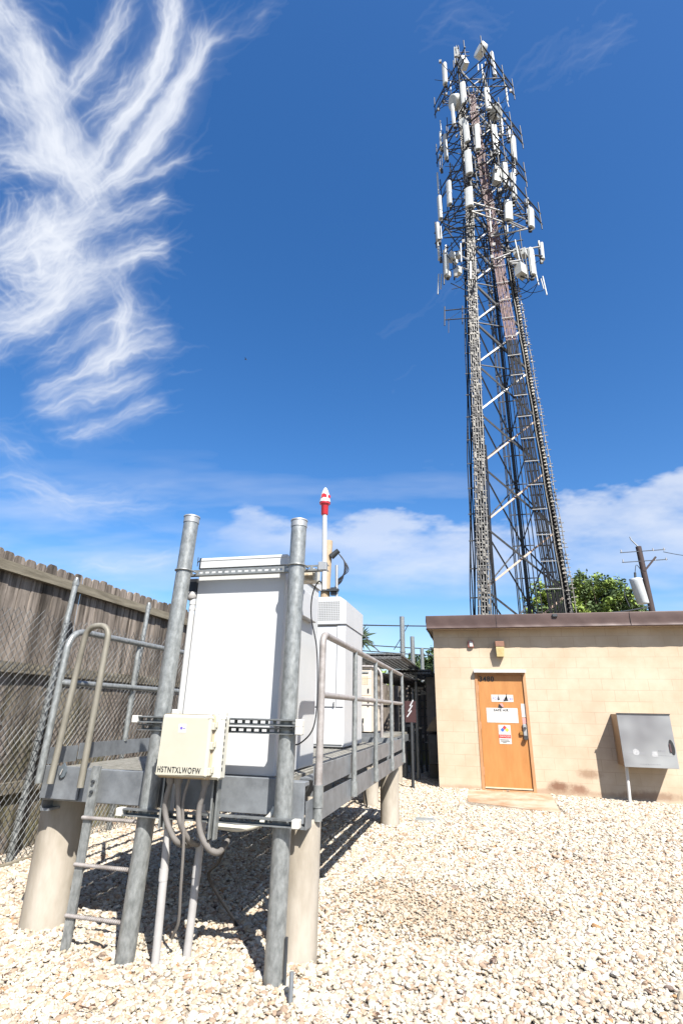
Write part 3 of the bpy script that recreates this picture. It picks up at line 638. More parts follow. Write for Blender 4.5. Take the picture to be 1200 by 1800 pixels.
fa=fascia((WX0-.115,WY0-.262,0),(WX1+.3,WY0-.262,0),WZ-.015,WZ+.245,(0,-1,0))
fascia((WX0-.117,WY1+.25,0),(WX0-.117,WY0-.268,0),WZ-.015,WZ+.245,(-1,0,0))
for x in (-.915+1.42,3.0,5.2): MB().box(x,x+.006,WY0-.277,WY0-.262,WZ-.012,WZ+.25).build('fascia_seam',mat('seam_brown',(.07,.045,.04),.6),bd)
MB().box(WX0-.10,WX1+.3,WY0-.25,WY0-.005,WZ-.004,WZ+.001).build('soffit',WALL,bd)
a=AY(974,1082,WY0-.27); MB().box(a.x-.05,a.x+.05,WY0-.30,WY0-.25,a.z-.03,a.z+.03,.01).build('roof_scupper',DARK,bd)
# door
yd=WY0
fr=MB(); fw=.055
fr.box(dx0,dx0+fw,yd-.012,yd+.12,0.0,dz1); fr.box(dx1-fw,dx1,yd-.012,yd+.12,0.0,dz1); fr.box(dx0+fw,dx1-fw,yd-.012,yd+.12,dz1-fw,dz1)
door=MB().box(dx0+fw+.004,dx1-fw-.004,yd+.02,yd+.06,.045,dz1-fw-.004,.002).build('door',DOORM,bd)
fr.build('frame',FRAMEM,door)
MB().box(dx0-.012,dx1+.012,yd-.10,yd-.0,dz1+.002,dz1+.035).box(dx0-.012,dx1+.012,yd-.10,yd-.095,dz1-.018,dz1+.002).build('drip_cap',PAPER,door)
MB().box(dx0+fw,dx1-fw,yd-.012,yd+.12,.0,.03).build('threshold',FRAMEM,door)
MB().box(dx0+fw+.004,dx1-fw-.004,yd+.008,yd+.02,.047,.07).build('weather_strip',mat('pale_strip',(.6,.5,.35)),door)
for z in (1.84,1.15,.34): MB().tube([(dx0+fw-.002,yd+.002,z-.07),(dx0+fw-.002,yd+.002,z+.07)],.012,8).build('hinge',RUST,door)
ys=yd+.0195
def pl_(nm,a,b_,mt,dy=.003,off=0,tilt=0):
    A_=AY(*a,ys);B_=AY(*b_,ys)
    return MB().box(A_.x,B_.x,ys-dy-off,ys-off,B_.z,A_.z).build(nm,mt,door)
text('house_number','3480',.13,(dx0+fw+.03,yd+.013,1.985),INK,door,ext=.002,bold=.003)
s1=pl_('registration_sign',(862.5,1221),(902,1234),PAPER); 
P=AY(863.5,1231,ys); text('sign_text','FCC',.062,(P.x+.02,ys-.0045,P.z+.015),PURPLE,door); text('sign_text','YO',.06,(P.x+.21,ys-.0045,P.z-.0),PURPLE,door); text('sign_text','785',.06,(P.x+.31,ys-.0045,P.z+.01),PURPLE,door)
o=MB()
for (px,py,w_,h_) in ((875.5,1226,.02,.055),(888,1228,.05,.05),(889,1224,.02,.06)):
    c=AY(px,py,ys); o.add([(c.x-w_,ys-.006,c.z-h_),(c.x+w_,ys-.006,c.z-h_*.8),(c.x+w_*.2,ys-.006,c.z+h_)],[(0,1,2)])
o.build('torn_decal',INK,door)
c=AY(880,1241,ys); MB().add([(c.x-.06,ys-.006,c.z-.03),(c.x-.0,ys-.006,c.z-.045),(c.x+.045,ys-.006,c.z-.02),(c.x-.04,ys-.006,c.z+.035)],[(0,1,2,3)]).build('torn_decal',INK,door)
MB().add([(c.x-.03,ys-.007,c.z+.045),(c.x+.02,ys-.007,c.z-.015),(c.x+.055,ys-.007,c.z-.012),(c.x+.03,ys-.007,c.z+.05)],[(0,1,2,3)]).build('torn_decal',mat('pink_paper',(.65,.30,.28),.6),door)
s2=pl_('notice_sign',(854,1244),(911,1271),PAPER)
P=AY(855,1244,ys)
text('notice_heading','SAFE AIR',.062,(P.x+.13,ys-.0045,P.z-.062),INK,door,bold=.002)
o=MB(); rn=random.Random(4)
for r_ in range(4):
    x=P.x+.04
    while x<P.x+.46: 
        l=rn.uniform(.02,.06); o.box(x,x+l,ys-.0042,ys-.0036,P.z-.105-r_*.05,P.z-.092-r_*.05); x+=l+.014
o.build('notice_print',PAPERD,door)
pl_('small_placard',(914.5,1237),(924.5,1261),PAPER)
pl_('pink_placard',(917,1262),(925,1272),mat('pink_paper',(.65,.30,.28),.6))
s3=pl_('danger_sign',(875,1274),(899,1308),PAPER)
c=AY(886.5,1283,ys); d_=.085
for (ddx,ddz,mt) in ((0,1,INKR),(-1,0,INKB),(1,0,INKY),(0,-1,PAPER)):
    h=d_/2; cc=(c.x+ddx*h,c.z+ddz*h); MB().add([(cc[0]-h+.003,ys-.0045,cc[1]),(cc[0],ys-.0045,cc[1]-h+.003),(cc[0]+h-.003,ys-.0045,cc[1]),(cc[0],ys-.0045,cc[1]+h-.003)],[(0,1,2,3)]).build('hazard_diamond',mt,door)
A1=AY(876.5,1291,ys);B1=AY(897.5,1298,ys)
MB().box(A1.x,B1.x,ys-.0045,ys-.0038,B1.z,A1.z).build('danger_band',INKR,door)
text('danger_text','DANGER',.052,(A1.x+.012,ys-.0055,B1.z+.018),PAPER,door,sx=.85)
o=MB()
for r_,(l0,l1) in enumerate(((.0,.17),(.01,.18),(.05,.12))): o.box(A1.x+.01+l0,A1.x+.01+l1,ys-.0045,ys-.0038,B1.z-.035-r_*.024,B1.z-.024-r_*.024)
o.build('danger_print',INK,door)
c=AY(922,1285,ys)
lk=MB().box(c.x-.035,c.x+.03,ys-.045,ys,c.z-.09,c.z+.13,.01).build('lock_plate',STEEL,door)
MB().tube([(c.x+.0,ys-.03,c.z-.12),(c.x+.0,ys-.085,c.z-.12)],.04,16).tube([(c.x,ys-.05,c.z+.05),(c.x,ys-.07,c.z+.05)],.025,12).build('knob',mat('brushed_knob',(.15,.15,.15),.35,.8),lk)
MB().box(c.x+.03,c.x+.06,ys-.03,ys+.0,c.z-.13,c.z+.10,.006).box(c.x-.10,c.x-.03,ys-.03,ys-.015,c.z-.06,c.z-.03,.004).build('hasp',DARK,lk)
MB().box(c.x-.105,c.x-.045,ys-.04,ys-.012,c.z-.075,c.z-.01,.006).build('padlock',mat('brass',(.45,.24,.07),.4,.6),lk)
# stoop
o=MB(); st=[(-.28,11.495),(-.24,9.95),(1.12,9.42),(1.22,11.495)]
v=[(x,y,.012+gz(x,y)*.3) for x,y in st]; w_=[(x,y,-.06) for x,y in st]; o.hexa([w_[1],w_[2],w_[3],w_[0],v[1],v[2],v[3],v[0]])
prop(o.build('door_step',mat('stained_stoop',(.38,.22,.12),.85,scale=2.2,col2=(.52,.41,.30),lo=.38,hi=.60,bump=.2,detail=8)),'low rust stained concrete slab in front of the orange door','slab')
# wall items
lt=thing('wall_lamp','square wall lamp with a brown cap and yellowed diffuser above the orange door','lamp',(.53,11.4,2.4))
MB().box(.45,.625,11.33,11.498,2.645,2.755,.008).build('cap',mat('lamp_brown',(.26,.13,.08),.5),lt)
g=MB(); g.hexa([(.465,11.36,2.45),(.605,11.36,2.45),(.605,11.49,2.45),(.465,11.49,2.45),(.455,11.335,2.643),(.62,11.335,2.643),(.62,11.49,2.643),(.455,11.49,2.643)]); g.build('diffuser',mat('yellow_glass',(.55,.42,.18),.25,scale=8,col2=(.68,.56,.30)),lt,bevel=.008)
al=thing('alarm_strobe','small square red and white alarm strobe on the wall left of the lamp','alarm',(.0,11.45,2.6))
c=AY(826.5,1132,11.45)
MB().box(c.x-.055,c.x+.055,11.45,11.498,c.z-.07,c.z+.07,.006).build('housing',mat('faded_red',(.45,.13,.09),.5),al)
MB().box(c.x-.025,c.x+.045,11.43,11.45,c.z-.055,c.z+.045,.006).build('lens',PAPER,al)
text('marking','FIRE',.03,(c.x-.05,11.447,c.z+.045),PAPER,al)
bx=thing('wall_cabinet','stained stainless steel utility cabinet with a black handle on the right of the tan wall','cabinet',(2.9,11.3,.5))
q0=AY(1083,1254,11.02);q1=AY(1176,1257,11.02);q2=AY(1193,1352,11.02);q3=AY(1096,1348,11.02)
X0=(q0.x+q3.x)/2;X1=(q1.x+q2.x)/2;Z0=(q2.z+q3.z)/2;Z1=(q0.z+q1.z)/2
MB().box(X0+.004,X1-.02,11.035,11.495,Z0+.01,Z1-.004).build('body',BOXSIDE,bx)
MB().box(X0,X1,11.012,11.032,Z0,Z1,.004).build('lid',STEEL,bx)
MB().box(X0-.006,X1+.006,10.995,11.035,Z1+.001,Z1+.014).build('top_lip',DARK,bx)
c=AY(1180,1314,11.01); o=MB(); nn_=18
o.add([(c.x+.042*math.cos(t*2*math.pi/nn_)+.010*math.sin(t*2*math.pi/nn_)*-1,11.0095,c.z+.125*math.sin(t*2*math.pi/nn_)) for t in range(nn_)],[tuple(range(nn_))[::-1]]); o.build('handle_recess',INK,bx)
MB().box(c.x-.045,c.x-.015,10.995,11.01,c.z-.08,c.z+.06,.006).build('handle',mat('handle_maroon',(.10,.06,.06),.4),bx)
FST=mat('worn_sticker',(.33,.33,.33),.6,scale=25,col2=(.50,.50,.50))
for (px,py,r_) in ((1117,1322,.052),(1150,1326,.0)):
    c=AY(px,py,11.01)
    if r_: MB().tube([(c.x,11.0095,c.z),(c.x,11.0115,c.z)],r_,20).build('round_sticker',FST,bx)
    else: MB().box(c.x-.045,c.x+.045,11.0095,11.0115,c.z-.045,c.z+.045).build('square_sticker',FST,bx)
rn=random.Random(9)
o=MB()
for (a,b_,zz,h) in ((1103,1134,1323,.018),(1156,1168,1320,.026),(1156,1184,1328,.006),(1124,1134,1327,.006),(1124,1160,1343,.012)):
    A_=AY(a,zz,11.01);B_=AY(b_,zz,11.01); x=A_.x
    while x<B_.x: l=rn.uniform(.012,.022); o.box(x,min(x+l,B_.x),11.0098,11.0112,A_.z-h/2,A_.z+h/2); x+=l+.008
o.build('faded_lettering',mat('faded_ink',(.30,.30,.31),.6),bx)
a=AY(1102,1350,11.15);g_=AZ(1110,1413,-.03)
prop(MB().tube([(g_.x,11.22,-.12),(a.x,11.2,Z0+.03)],.028,14).build('plastic_conduit',PAPER),'white pipe running from the gravel up into the steel cabinet on the building wall','conduit')
c=AZ(748,1443,.01); prop(MB().box(c.x-.14,c.x+.14,c.y-.10,c.y+.11,.005,.035,.008).build('valve_lid',mat('lid_grey',(.25,.26,.25),.8)),'small flat grey valve lid lying in the gravel near the platform','lid')
# grey block wall attached left/back
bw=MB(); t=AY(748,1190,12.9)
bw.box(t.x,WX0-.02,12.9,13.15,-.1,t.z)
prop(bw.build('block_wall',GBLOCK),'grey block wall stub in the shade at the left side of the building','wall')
ac=thing('wall_unit','dark boxed unit under a tan hood on the shaded side of the building','air unit',(-.9,12.3,0))
MB().box(-1.05,-.81,12.2,12.8,.35,.95,.02).build('casing',DARK,ac)
MB().hexa([(-1.08,12.15,1.0),(-.81,12.15,1.0),(-.81,12.85,1.0),(-1.08,12.85,1.0),(-.90,12.2,1.28),(-.81,12.2,1.28),(-.81,12.8,1.28),(-.90,12.8,1.28)]).build('hood',mat('tan_hood',(.28,.22,.13),.7),ac)
# ------------------------------------------------------------------ ice bridge posts, rear racks, cables
lab=['tall galvanised post just beyond the far end of the right railing','second tall galvanised post, between the railing end and the building','third tall galvanised post, close to the left corner of the building','fourth galvanised post, half hidden by the left corner of the building']
for i,(tx,ty,bx_,by_,yy,r) in enumerate(((706,1084,712,1362,12.9,.058),(724,1119,732,1348,14.8,.058),(741,1139,747,1335,17,.056),(764,1152,767,1325,19,.056))):
    t=AY(tx,ty,yy); bb_=MB().tube([(AY(bx_,by_,yy).x,yy,-.03),(t.x,yy,t.z)],r,18)
    bb_.tube([(t.x,yy,t.z-1.05+i*.1),(t.x,yy,t.z-1.02+i*.1)],r+.010,18).tube([(t.x,yy,t.z-.85+i*.1),(t.x,yy,t.z-.82+i*.1)],r+.010,18)
    prop(bb_.build('support_post',GALV,loc=(t.x,yy,0)),lab[i],'post','support posts of the cable bridge')
ib=thing('cable_bridge','perforated steel cable bridge running back over the cabinets to the tower','cable bridge',(-1.9,12,2.2))
GR=mat('bridge_grating',(.04,.04,.04),.6,.4,scale=60,col2=(.22,.22,.21),lo=.45,hi=.55,stretch=(1,1,1))
for (xa_,xb2,ya_,yb2,z) in ((-2.6,-1.25,9.6,12.6,2.30),(-1.9,-.95,12.3,15.5,2.22),(-3.0,-1.9,9.3,11.0,2.14)):
    o=MB()
    y=ya_
    while y<yb2: o.box(xa_,xb2,y,y+.028,z,z+.02); y+=.075
    x=xa_
    while x<xb2: o.box(x,x+.028,ya_,yb2,z-.004,z+.024); x+=.09
    o.box(xa_,xa_+.02,ya_,yb2,z-.05,z+.05); o.box(xb2-.02,xb2,ya_,yb2,z-.05,z+.05); o.box(xa_+.02,xb2-.02,ya_,ya_+.012,z-.05,z+.05)
    o.build('grating',GR,ib)
o=MB()
for i in range(9): o.tube([(-2.3+i*.12,9.7,2.0),(-2.2+i*.12,12.4,2.02),(-1.7+i*.07,15,2.0)],.022,6)
o.build('coax_run',BLACK,ib)
for (x,y) in ((-2.6,9.8),(-2.55,12.3),(-1.3,12.5)): MB().tube([(x,y,0),(x,y,2.28)],.035,8).build('support_leg',GALV,ib)
mr_=thing('meter_rack','rack of dark pipes and small pale boxes in the shade between platform and building','rack',(-1.3,14,0))
rn=random.Random(5)
for i in range(7): MB().box(-1.75+i*.12,-1.70+i*.12,13.9,13.95,0,2.1).build('upright',DARK,mr_)
o=MB()
for i in range(42): x=rn.uniform(-1.75,-1.05); z=rn.uniform(.6,2.2); o.box(x,x+rn.uniform(.03,.14),13.8,13.86,z,z+rn.uniform(.015,.06))
o.build('small_fittings',mat('pale_fitting',(.5,.5,.48),.4,.5),mr_)
o=MB()
for i in range(9): o.box(-1.8,-1.0,13.86,13.9,.5+i*.19,.52+i*.19)
o.build('cross_bar',DARK,mr_)
sg=thing('maroon_panel','maroon panel with pale diagonal strips in the shade beyond the second post','panel',(-1.35,11.2,.7))
a=AY(711,1232,11.2);b2=AY(731,1270,11.2)
MB().box(a.x,b2.x,11.2,11.23,b2.z,a.z).build('board',mat('maroon',(.05,.015,.015),.6),sg)
o=MB(); W_=b2.x-a.x
for k in range(3): o.bar((a.x+.04+k*.03,11.195,b2.z+.10+k*.10),(a.x+W_*.6+k*.02,11.195,b2.z+.22+k*.10),.022,.004,up=(0,1,0))
o.build('stripe',PAPERD,sg)
MB().tube([(a.x+.12,11.22,0),(a.x+.12,11.22,b2.z)],.03,8).build('leg',DARK,sg)
# ------------------------------------------------------------------ utility poles and wires
u1=thing('utility_pole','short pale wooden utility pole with meter cables, behind the vented cabinet','utility pole',(-3,14,0))
t=AY(577,951,13);bt=AY(571,1050,13); sl=(bt.x-t.x)/(t.z-bt.z)
MB().tube([(t.x+sl*t.z,13,0),(t.x,13,t.z)],[.15,.115],14).build('pole',POLEW,u1)
MB().tube([(t.x+.30,12.95,3.2),(t.x+.26,12.95,t.z-.7)],.04,8).build('service_riser',ALU,u1)
for zz in (.9,1.35): MB().box(t.x-.14,t.x+.34,12.84,12.95,t.z-zz-.5,t.z-zz-.44).build('bracket',DARK,u1)
wh=AY(588,972,13)
o=MB().tube([(wh.x-.08,12.95,wh.z-.12),(wh.x+.12,12.95,wh.z+.05)],[.09,.07],8)
o.build('weatherhead',DARK,u1)
for k in range(5):
    MB().tube(spline([(wh.x+.1,12.95,wh.z),(wh.x+.28+.03*k,12.95,wh.z-.28-.05*k),(wh.x+.24-.03*k,12.95,wh.z-.75),(wh.x-.0,12.95,wh.z-.98-.04*k)]),.013,5).build('drip_loop',BLACK,u1)
MB().box(wh.x-.06,wh.x+.1,12.9,13,wh.z-1.15,wh.z-.95).build('connector',DARK,u1)
u2=thing('transformer_pole','dark leaning utility pole with a pale transformer can and thin crossarms, behind the building roof','utility pole',(8,26,0))
t=AY(1121,961,26);bt=AY(1146,1078,26); k_=(bt.x-t.x)/(t.z-bt.z)
B_=Vector((t.x+k_*t.z,26,0)); T_=Vector((t.x,26,t.z)); U=(T_-B_).normalized()
MB().tube([B_,T_],[.155,.125],12).build('pole',POLED,u2)
MB().tube([T_,T_+Vector((-.25,0,.35)),T_+Vector((-.28,0,.50))],.03,6).build('top_pin',ALU,u2)
for dz,l in ((.28,1.25),(.75,1.25),):
    c=T_-U*dz; MB().bar(c+Vector((-.85,-.1,0)),c+Vector((1.05,-.1,.06)),.032,.032).build('crossarm',DARK,u2)
    for x in (-.8,.55,1.0): MB().tube([c+Vector((x,-.1,.02)),c+Vector((x,-.1,.14))],.025,6).build('insulator',PVC,u2)
MB().bar(T_-U*1.2+Vector((0,-.1,0)),T_-U*.55+Vector((.6,-.1,0)),.08).build('arm_brace',POLED,u2)
c=AY(1122,1037,25.7); Q=.72
MB().tube([c+Vector((.07,0,-.62)),c+Vector((.07,0,-.60)),c+Vector((-.05,0,.42)),c+Vector((-.05,0,.5)),c+Vector((-.05,0,.53))],[.23,.245,.26,.28,.17],20).build('transformer_can',mat('transformer_grey',(.50,.53,.54),.45,scale=3,col2=(.60,.63,.64)),u2)
MB().tube([c+Vector((-.06,0,.5)),c+Vector((-.03,0,.8))],.05,8).tube(spline([c+Vector((-.03,0,.8)),c+Vector((.1,0,1.15)),T_-U*1.4]),.015,5).tube(spline([c+Vector((-.4,0,.3)),c+Vector((-.62,0,-.1)),c+Vector((-.5,0,-.75))]),.022,6).build('bushing',DARK,u2)
def wire_(label,pts,r,group='overhead wires'):
    prop(MB().tube(pts,r,5).build('overhead_wire',DARK),label,'wire',group)
def sag(a,b_,s,n=16):
    a=Vector(a);b_=Vector(b_); return [a.lerp(b_,i/n)-Vector((0,0,s*4*(i/n)*(1-i/n))) for i in range(n+1)]
wire_('thin wire crossing highest between the vented cabinet and the roof corner',sag(AY(560,1097,14),AY(860,1101,20),.02),.02)
wire_('upper of two thin parallel wires between the posts and the roof corner',sag(AY(560,1127,22),AY(860,1145,22),.05),.022)
wire_('lower of two thin parallel wires between the posts and the roof corner',sag(AY(560,1137,22),AY(860,1157,22),.05),.022)
wire_('slanting wire falling from the top edge of the vented cabinet towards the cable bridge',sag(AY(600,1058,13),AY(668,1147,13),.10),.014)
wire_('thin diagonal wire rising behind the tall post beyond the railing',sag(AY(692,1142,16),AY(717,1098,16),.02),.012)
wire_('dark cable leaving the service pole downwards behind the vented cabinet',sag(wh+Vector((.0,0,-1.0)),AY(612,1082,12.9),.05),.02)
wire_('thin power line leaving the transformer pole to the right',sag(T_+Vector((1.0,0,-.3)),AY(1300,975,30),.2),.016)
wire_('sagging cable running along behind the roof to the right of the transformer pole',sag(T_+Vector((1.0,0,-3.3)),AY(1290,1075,20),.25),.03)
wire_('looped cable hanging low behind the roof, left of the transformer pole',sag(AY(1040,1079,18),AY(1140,1066,20),.05),.022)
# ------------------------------------------------------------------ lattice tower
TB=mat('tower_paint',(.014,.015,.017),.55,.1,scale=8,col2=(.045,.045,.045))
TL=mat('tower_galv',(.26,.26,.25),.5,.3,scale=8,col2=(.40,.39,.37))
TP=mat('faded_orange_steel',(.32,.20,.13),.6,.1,scale=6,col2=(.42,.30,.22))
ANT=mat('antenna_radome',(.50,.51,.48),.45,scale=3,col2=(.58,.59,.56))
CAB=mat('coax_black',(.012,.012,.014),.6,0,var=.3,spec=.25)
CABP=mat('coax_pink',(.10,.06,.055),.6,scale=9,col2=(.33,.20,.18))
tw=thing('cell_tower','tall lattice communications tower crowded with white panel antennas, behind the block building','tower',(2.4,25.8,0))
YL,YR,YB=24.0,25.6,27.6
def line(pa,pb,Y,lean=.0):
    a=AY(*pa,Y); b_=AY(*pb,Y+lean); return a,b_
def ext(a,b_,z): t=(z-a.z)/(b_.z-a.z); return a+(b_-a)*t
lLa,lLb=line((852,1080),(822,300),YL,.9); lRa,lRb=line((1003,1080),(893,440),YR,.2); lBa,lBb=line((930,1080),(874,560),YB,-.6)
ZT=AY(840,118,25.6).z
PL=lambda z: ext(lLa,lLb,z); 
def PR_(z): return ext(lRa,lRb,z)
PBk=lambda z: ext(lBa,lBb,z)
# keep legs from crossing near the top: clamp the taper above a waist
ZW=min(ZT-1,33.0)
def leg(Pf):
    def g(z):
        if z<=ZW: return Pf(z)
        c=(PL(ZW)+PR_(ZW)+PBk(ZW))/3; p=Pf(ZW); drift=((PL(ZW)+PR_(ZW))/2-(PL(ZW-10)+PR_(ZW-10))/2)/10
        q=p+Vector((drift.x*(z-ZW),drift.y*(z-ZW),0)); q.z=z; return q
    return g
GLg,GRg,GBg=leg(PL),leg(PR_),leg(PBk)
legs=[GLg,GRg,GBg]
for g in legs: MB().tube([g(-.1),g(ZW),g(ZT)],[.13,.09,.06] if g is not GBg else [.07,.06,.05],10).build('leg',TB,tw)
# bracing
def zof(px,py,Y): return AY(px,py,Y).z
nz_=[zof(868,1162,YL),zof(867,1035,YL),zof(864,920,YL),zof(859,812,YL),zof(854,717,YL),zof(849,630,YL),zof(845,553,YL)]
while nz_[-1]<ZT-2.2: nz_.append(nz_[-1]+2.9)
nz_=[max(.3,nz_[0]-4.3)]+nz_
BR=[]
for fi,(A_,B2) in enumerate(((GLg,GRg),(GRg,GBg),(GBg,GLg))):
    for i in range(len(nz_)-1):
        z0,z1=nz_[i],nz_[i+1]
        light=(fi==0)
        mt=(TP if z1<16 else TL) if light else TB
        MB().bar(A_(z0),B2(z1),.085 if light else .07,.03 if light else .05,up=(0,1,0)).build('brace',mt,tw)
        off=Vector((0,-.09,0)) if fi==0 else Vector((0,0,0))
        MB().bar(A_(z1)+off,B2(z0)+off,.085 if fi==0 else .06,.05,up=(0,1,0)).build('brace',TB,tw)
        if z0>17 : MB().bar(A_(z0),B2(z0),.05).build('girt',TB,tw)
# left leg: wide cable ladder with clamps, dark cables outside
o=MB(); oc=MB(); od=MB(); rn=random.Random(2)
zz=0.5
offs=[-.26,-.14,-.01,.12,.25]
for k,dx in enumerate(offs):
    pts=[GLg(z)+Vector((dx*(1-z*.006),-.25,0)) for z in (0,10,20,30,ZT-4)]
    o.tube(pts,.03,5)
o.build('ladder_rail',mat('rail_grey',(.12,.12,.115),.5,.3,scale=9,col2=(.34,.33,.31)),tw)
z=.4
while z<ZT-5:
    p=GLg(z); 
    for k,dx in enumerate(offs[:-1]):
        x=p.x+(dx+offs[k+1])/2*(1-z*.006)
        if rn.random()<.68:
            h=rn.uniform(.05,.13); w=rn.uniform(.025,.05)
            (oc if rn.random()<.42 else od).box(x-w,x+w,p.y-.30,p.y-.22,z+rn.uniform(-.09,.03),z+h)
    if rn.random()<.5: oc.box(p.x-.31,p.x+.30,p.y-.27,p.y-.25,z,z+.03)
    z+=.185
CLG=(mat('clamp_grey',(.16,.15,.125),.5,.3,scale=30,col2=(.42,.39,.34),lo=.4,hi=.6)); CLD=mat('clamp_dark',(.06,.055,.05),.6)
o=MB()
for k in range(6):
    dx=-.28+k*.11; o.tube([GLg(z)+Vector((dx*(1-z*.006)+.02*math.sin(z*1.1+k),-.1,0)) for z in np.linspace(0,ZT-5,26)],.045,5)
for k in range(4):
    dx=-.42-.07*k; o.tube([GLg(z)+Vector((dx*(1-z*.012)+.035*math.sin(z*.9+k*1.7),.1,0)) for z in np.linspace(0,30,40)],.03,5)
for k in range(4):
    dx=.36+.08*k; o.tube([GLg(z)+Vector((dx*(1-z*.03)+.02*math.sin(z*.9+k),.1,0)) for z in np.linspace(0,14,20)],.03,5)
o.build('coax_bundle',CAB,tw)
o=MB(); z=.8
while z<30: p=GLg(z); o.box(p.x-.66+z*.006,p.x-.3,p.y-.02,p.y+.02,z,z+.05); z+=1.35
o.build('standoff',TB,tw)
# right flat cable bundle in the front face
bA=AY(978,1080,24.6);bB=AY(880,486,24.9)
def PBu(z):
    return ext(bA,bB,z)
for part_,(za_,zb_),mt in (('coax_bundle',(0,20.5),CAB),('coax_bundle',(20.5,ZT-3.5),CABP)):  # one bundle: black lower run, lighter pinkish colour on the upper run
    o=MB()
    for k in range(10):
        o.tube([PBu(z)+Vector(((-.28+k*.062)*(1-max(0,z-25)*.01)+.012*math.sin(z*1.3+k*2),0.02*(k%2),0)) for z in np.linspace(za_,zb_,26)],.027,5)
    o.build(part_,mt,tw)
z=1.5
while z<ZT-4: p=PBu(z); MB().box(p.x-.34,p.x+.34,p.y-.09,p.y-.05,z,z+.03).build('bundle_strap',TL,tw); z+=1.28
o=MB(); z=1.0
while z<ZT-4: p=PBu(z); o.box(p.x-.31,p.x+.31,p.y+.06,p.y+.08,z,z+.06); z+=.64
o.build('bundle_backing',TB,tw)
# right leg: clamps and step bolts
ob=od; o=oc; od=MB(); z=.3
while z<27:
    p=GRg(z); s=1-z*.01
    (o if rn.random()<.6 else ob).box(p.x-.09,p.x+.08*rn.uniform(.3,1.3),p.y-.25,p.y-.14,z,z+rn.uniform(.03,.09))
    if rn.random()<.8: od.tube([p+Vector((.1,-.18,.1)),p+Vector((rn.uniform(.28,.42)*s,-.18,.1+rn.uniform(-.03,.03)))],.022,4)
    if rn.random()<.45: (o if rn.random()<.5 else ob).box(p.x+.12,p.x+.12+rn.uniform(.05,.12),p.y-.26,p.y-.16,z+.1,z+.17)
    z+=.20
for dx in (-.24,.0,.22): od.tube([GRg(z)+Vector((dx*(1-z*.01)+.02*math.sin(z*2+dx),-.2,0)) for z in np.linspace(0,27,50)],.022,4)
ob.build('cable_bracket',CLD,tw)['kind']='stuff'; o.build('cable_clamp',CLG,tw)['kind']='stuff'; od.build('step_bolt',MATS['clamp_grey'],tw)
MB().tube([GRg(z)+Vector((-.20*(1-z*.01),-.05,0)) for z in (0,10,20,28)],.10,6).build('coax_bundle',CAB,tw)
# back leg ladders and cable
o=MB()
for k,dx in enumerate((-.52,-.44,-.28,-.20,.0,.08,.17,.40,.62)):
    o.tube([GBg(z)+Vector((dx*(1-z*.008),-.15,0)) for z in (0,10,20,30)],.028,4)
z=1
while z<30: p=GBg(z); o.box(p.x-.5,p.x+.62-z*.006,p.y-.17,p.y-.13,z,z+.05); z+=1.7
o.build('back_ladder',TB,tw)
# antenna mount frames
def frame(px,py,Rw,h,arms=True):
    c=AY(px,py,25.5); z=c.z; ctr=(GLg(z)+GRg(z)+GBg(z))/3; ctr.z=z
    for si,(ang) in enumerate((215,325,90)):
        d=Vector((math.cos(math.radians(ang)),math.sin(math.radians(ang)),0)); t=Vector((-d.y,d.x,0))
        q=ctr+d*Rw*.95
        o=MB()
        for zz in (0,h):
            o.tube([q+t*Rw*.95+Vector((0,0,zz)),q-t*Rw*.95+Vector((0,0,zz))],.045,6)
            for g in legs:
                lp_=g(z+zz)
                if (lp_-q).length<Rw*1.35: 
                    o.tube([lp_,q+t*Rw*.5+Vector((0,0,zz))],.035,5); o.tube([lp_,q-t*Rw*.5+Vector((0,0,zz))],.035,5)
        for s_ in (-.9,-.3,.3,.9): o.tube([q+t*Rw*s_+Vector((0,0,-.5)),q+t*Rw*s_+Vector((0,0,h+.9))],.035,5)
        o.tube([q+t*Rw*.9,q+t*Rw*.3+Vector((0,0,h))],.025,4); o.tube([q-t*Rw*.9,q-t*Rw*.3+Vector((0,0,h))],.025,4)
        o.build('antenna_mount',TB,tw)
for (px,py,Rw,h) in ((832,160,2.15,.9),(833,250,2.2,.9),(842,318,2.1,.9),(853,392,2.5,.9),):
    frame(px,py,Rw,h)
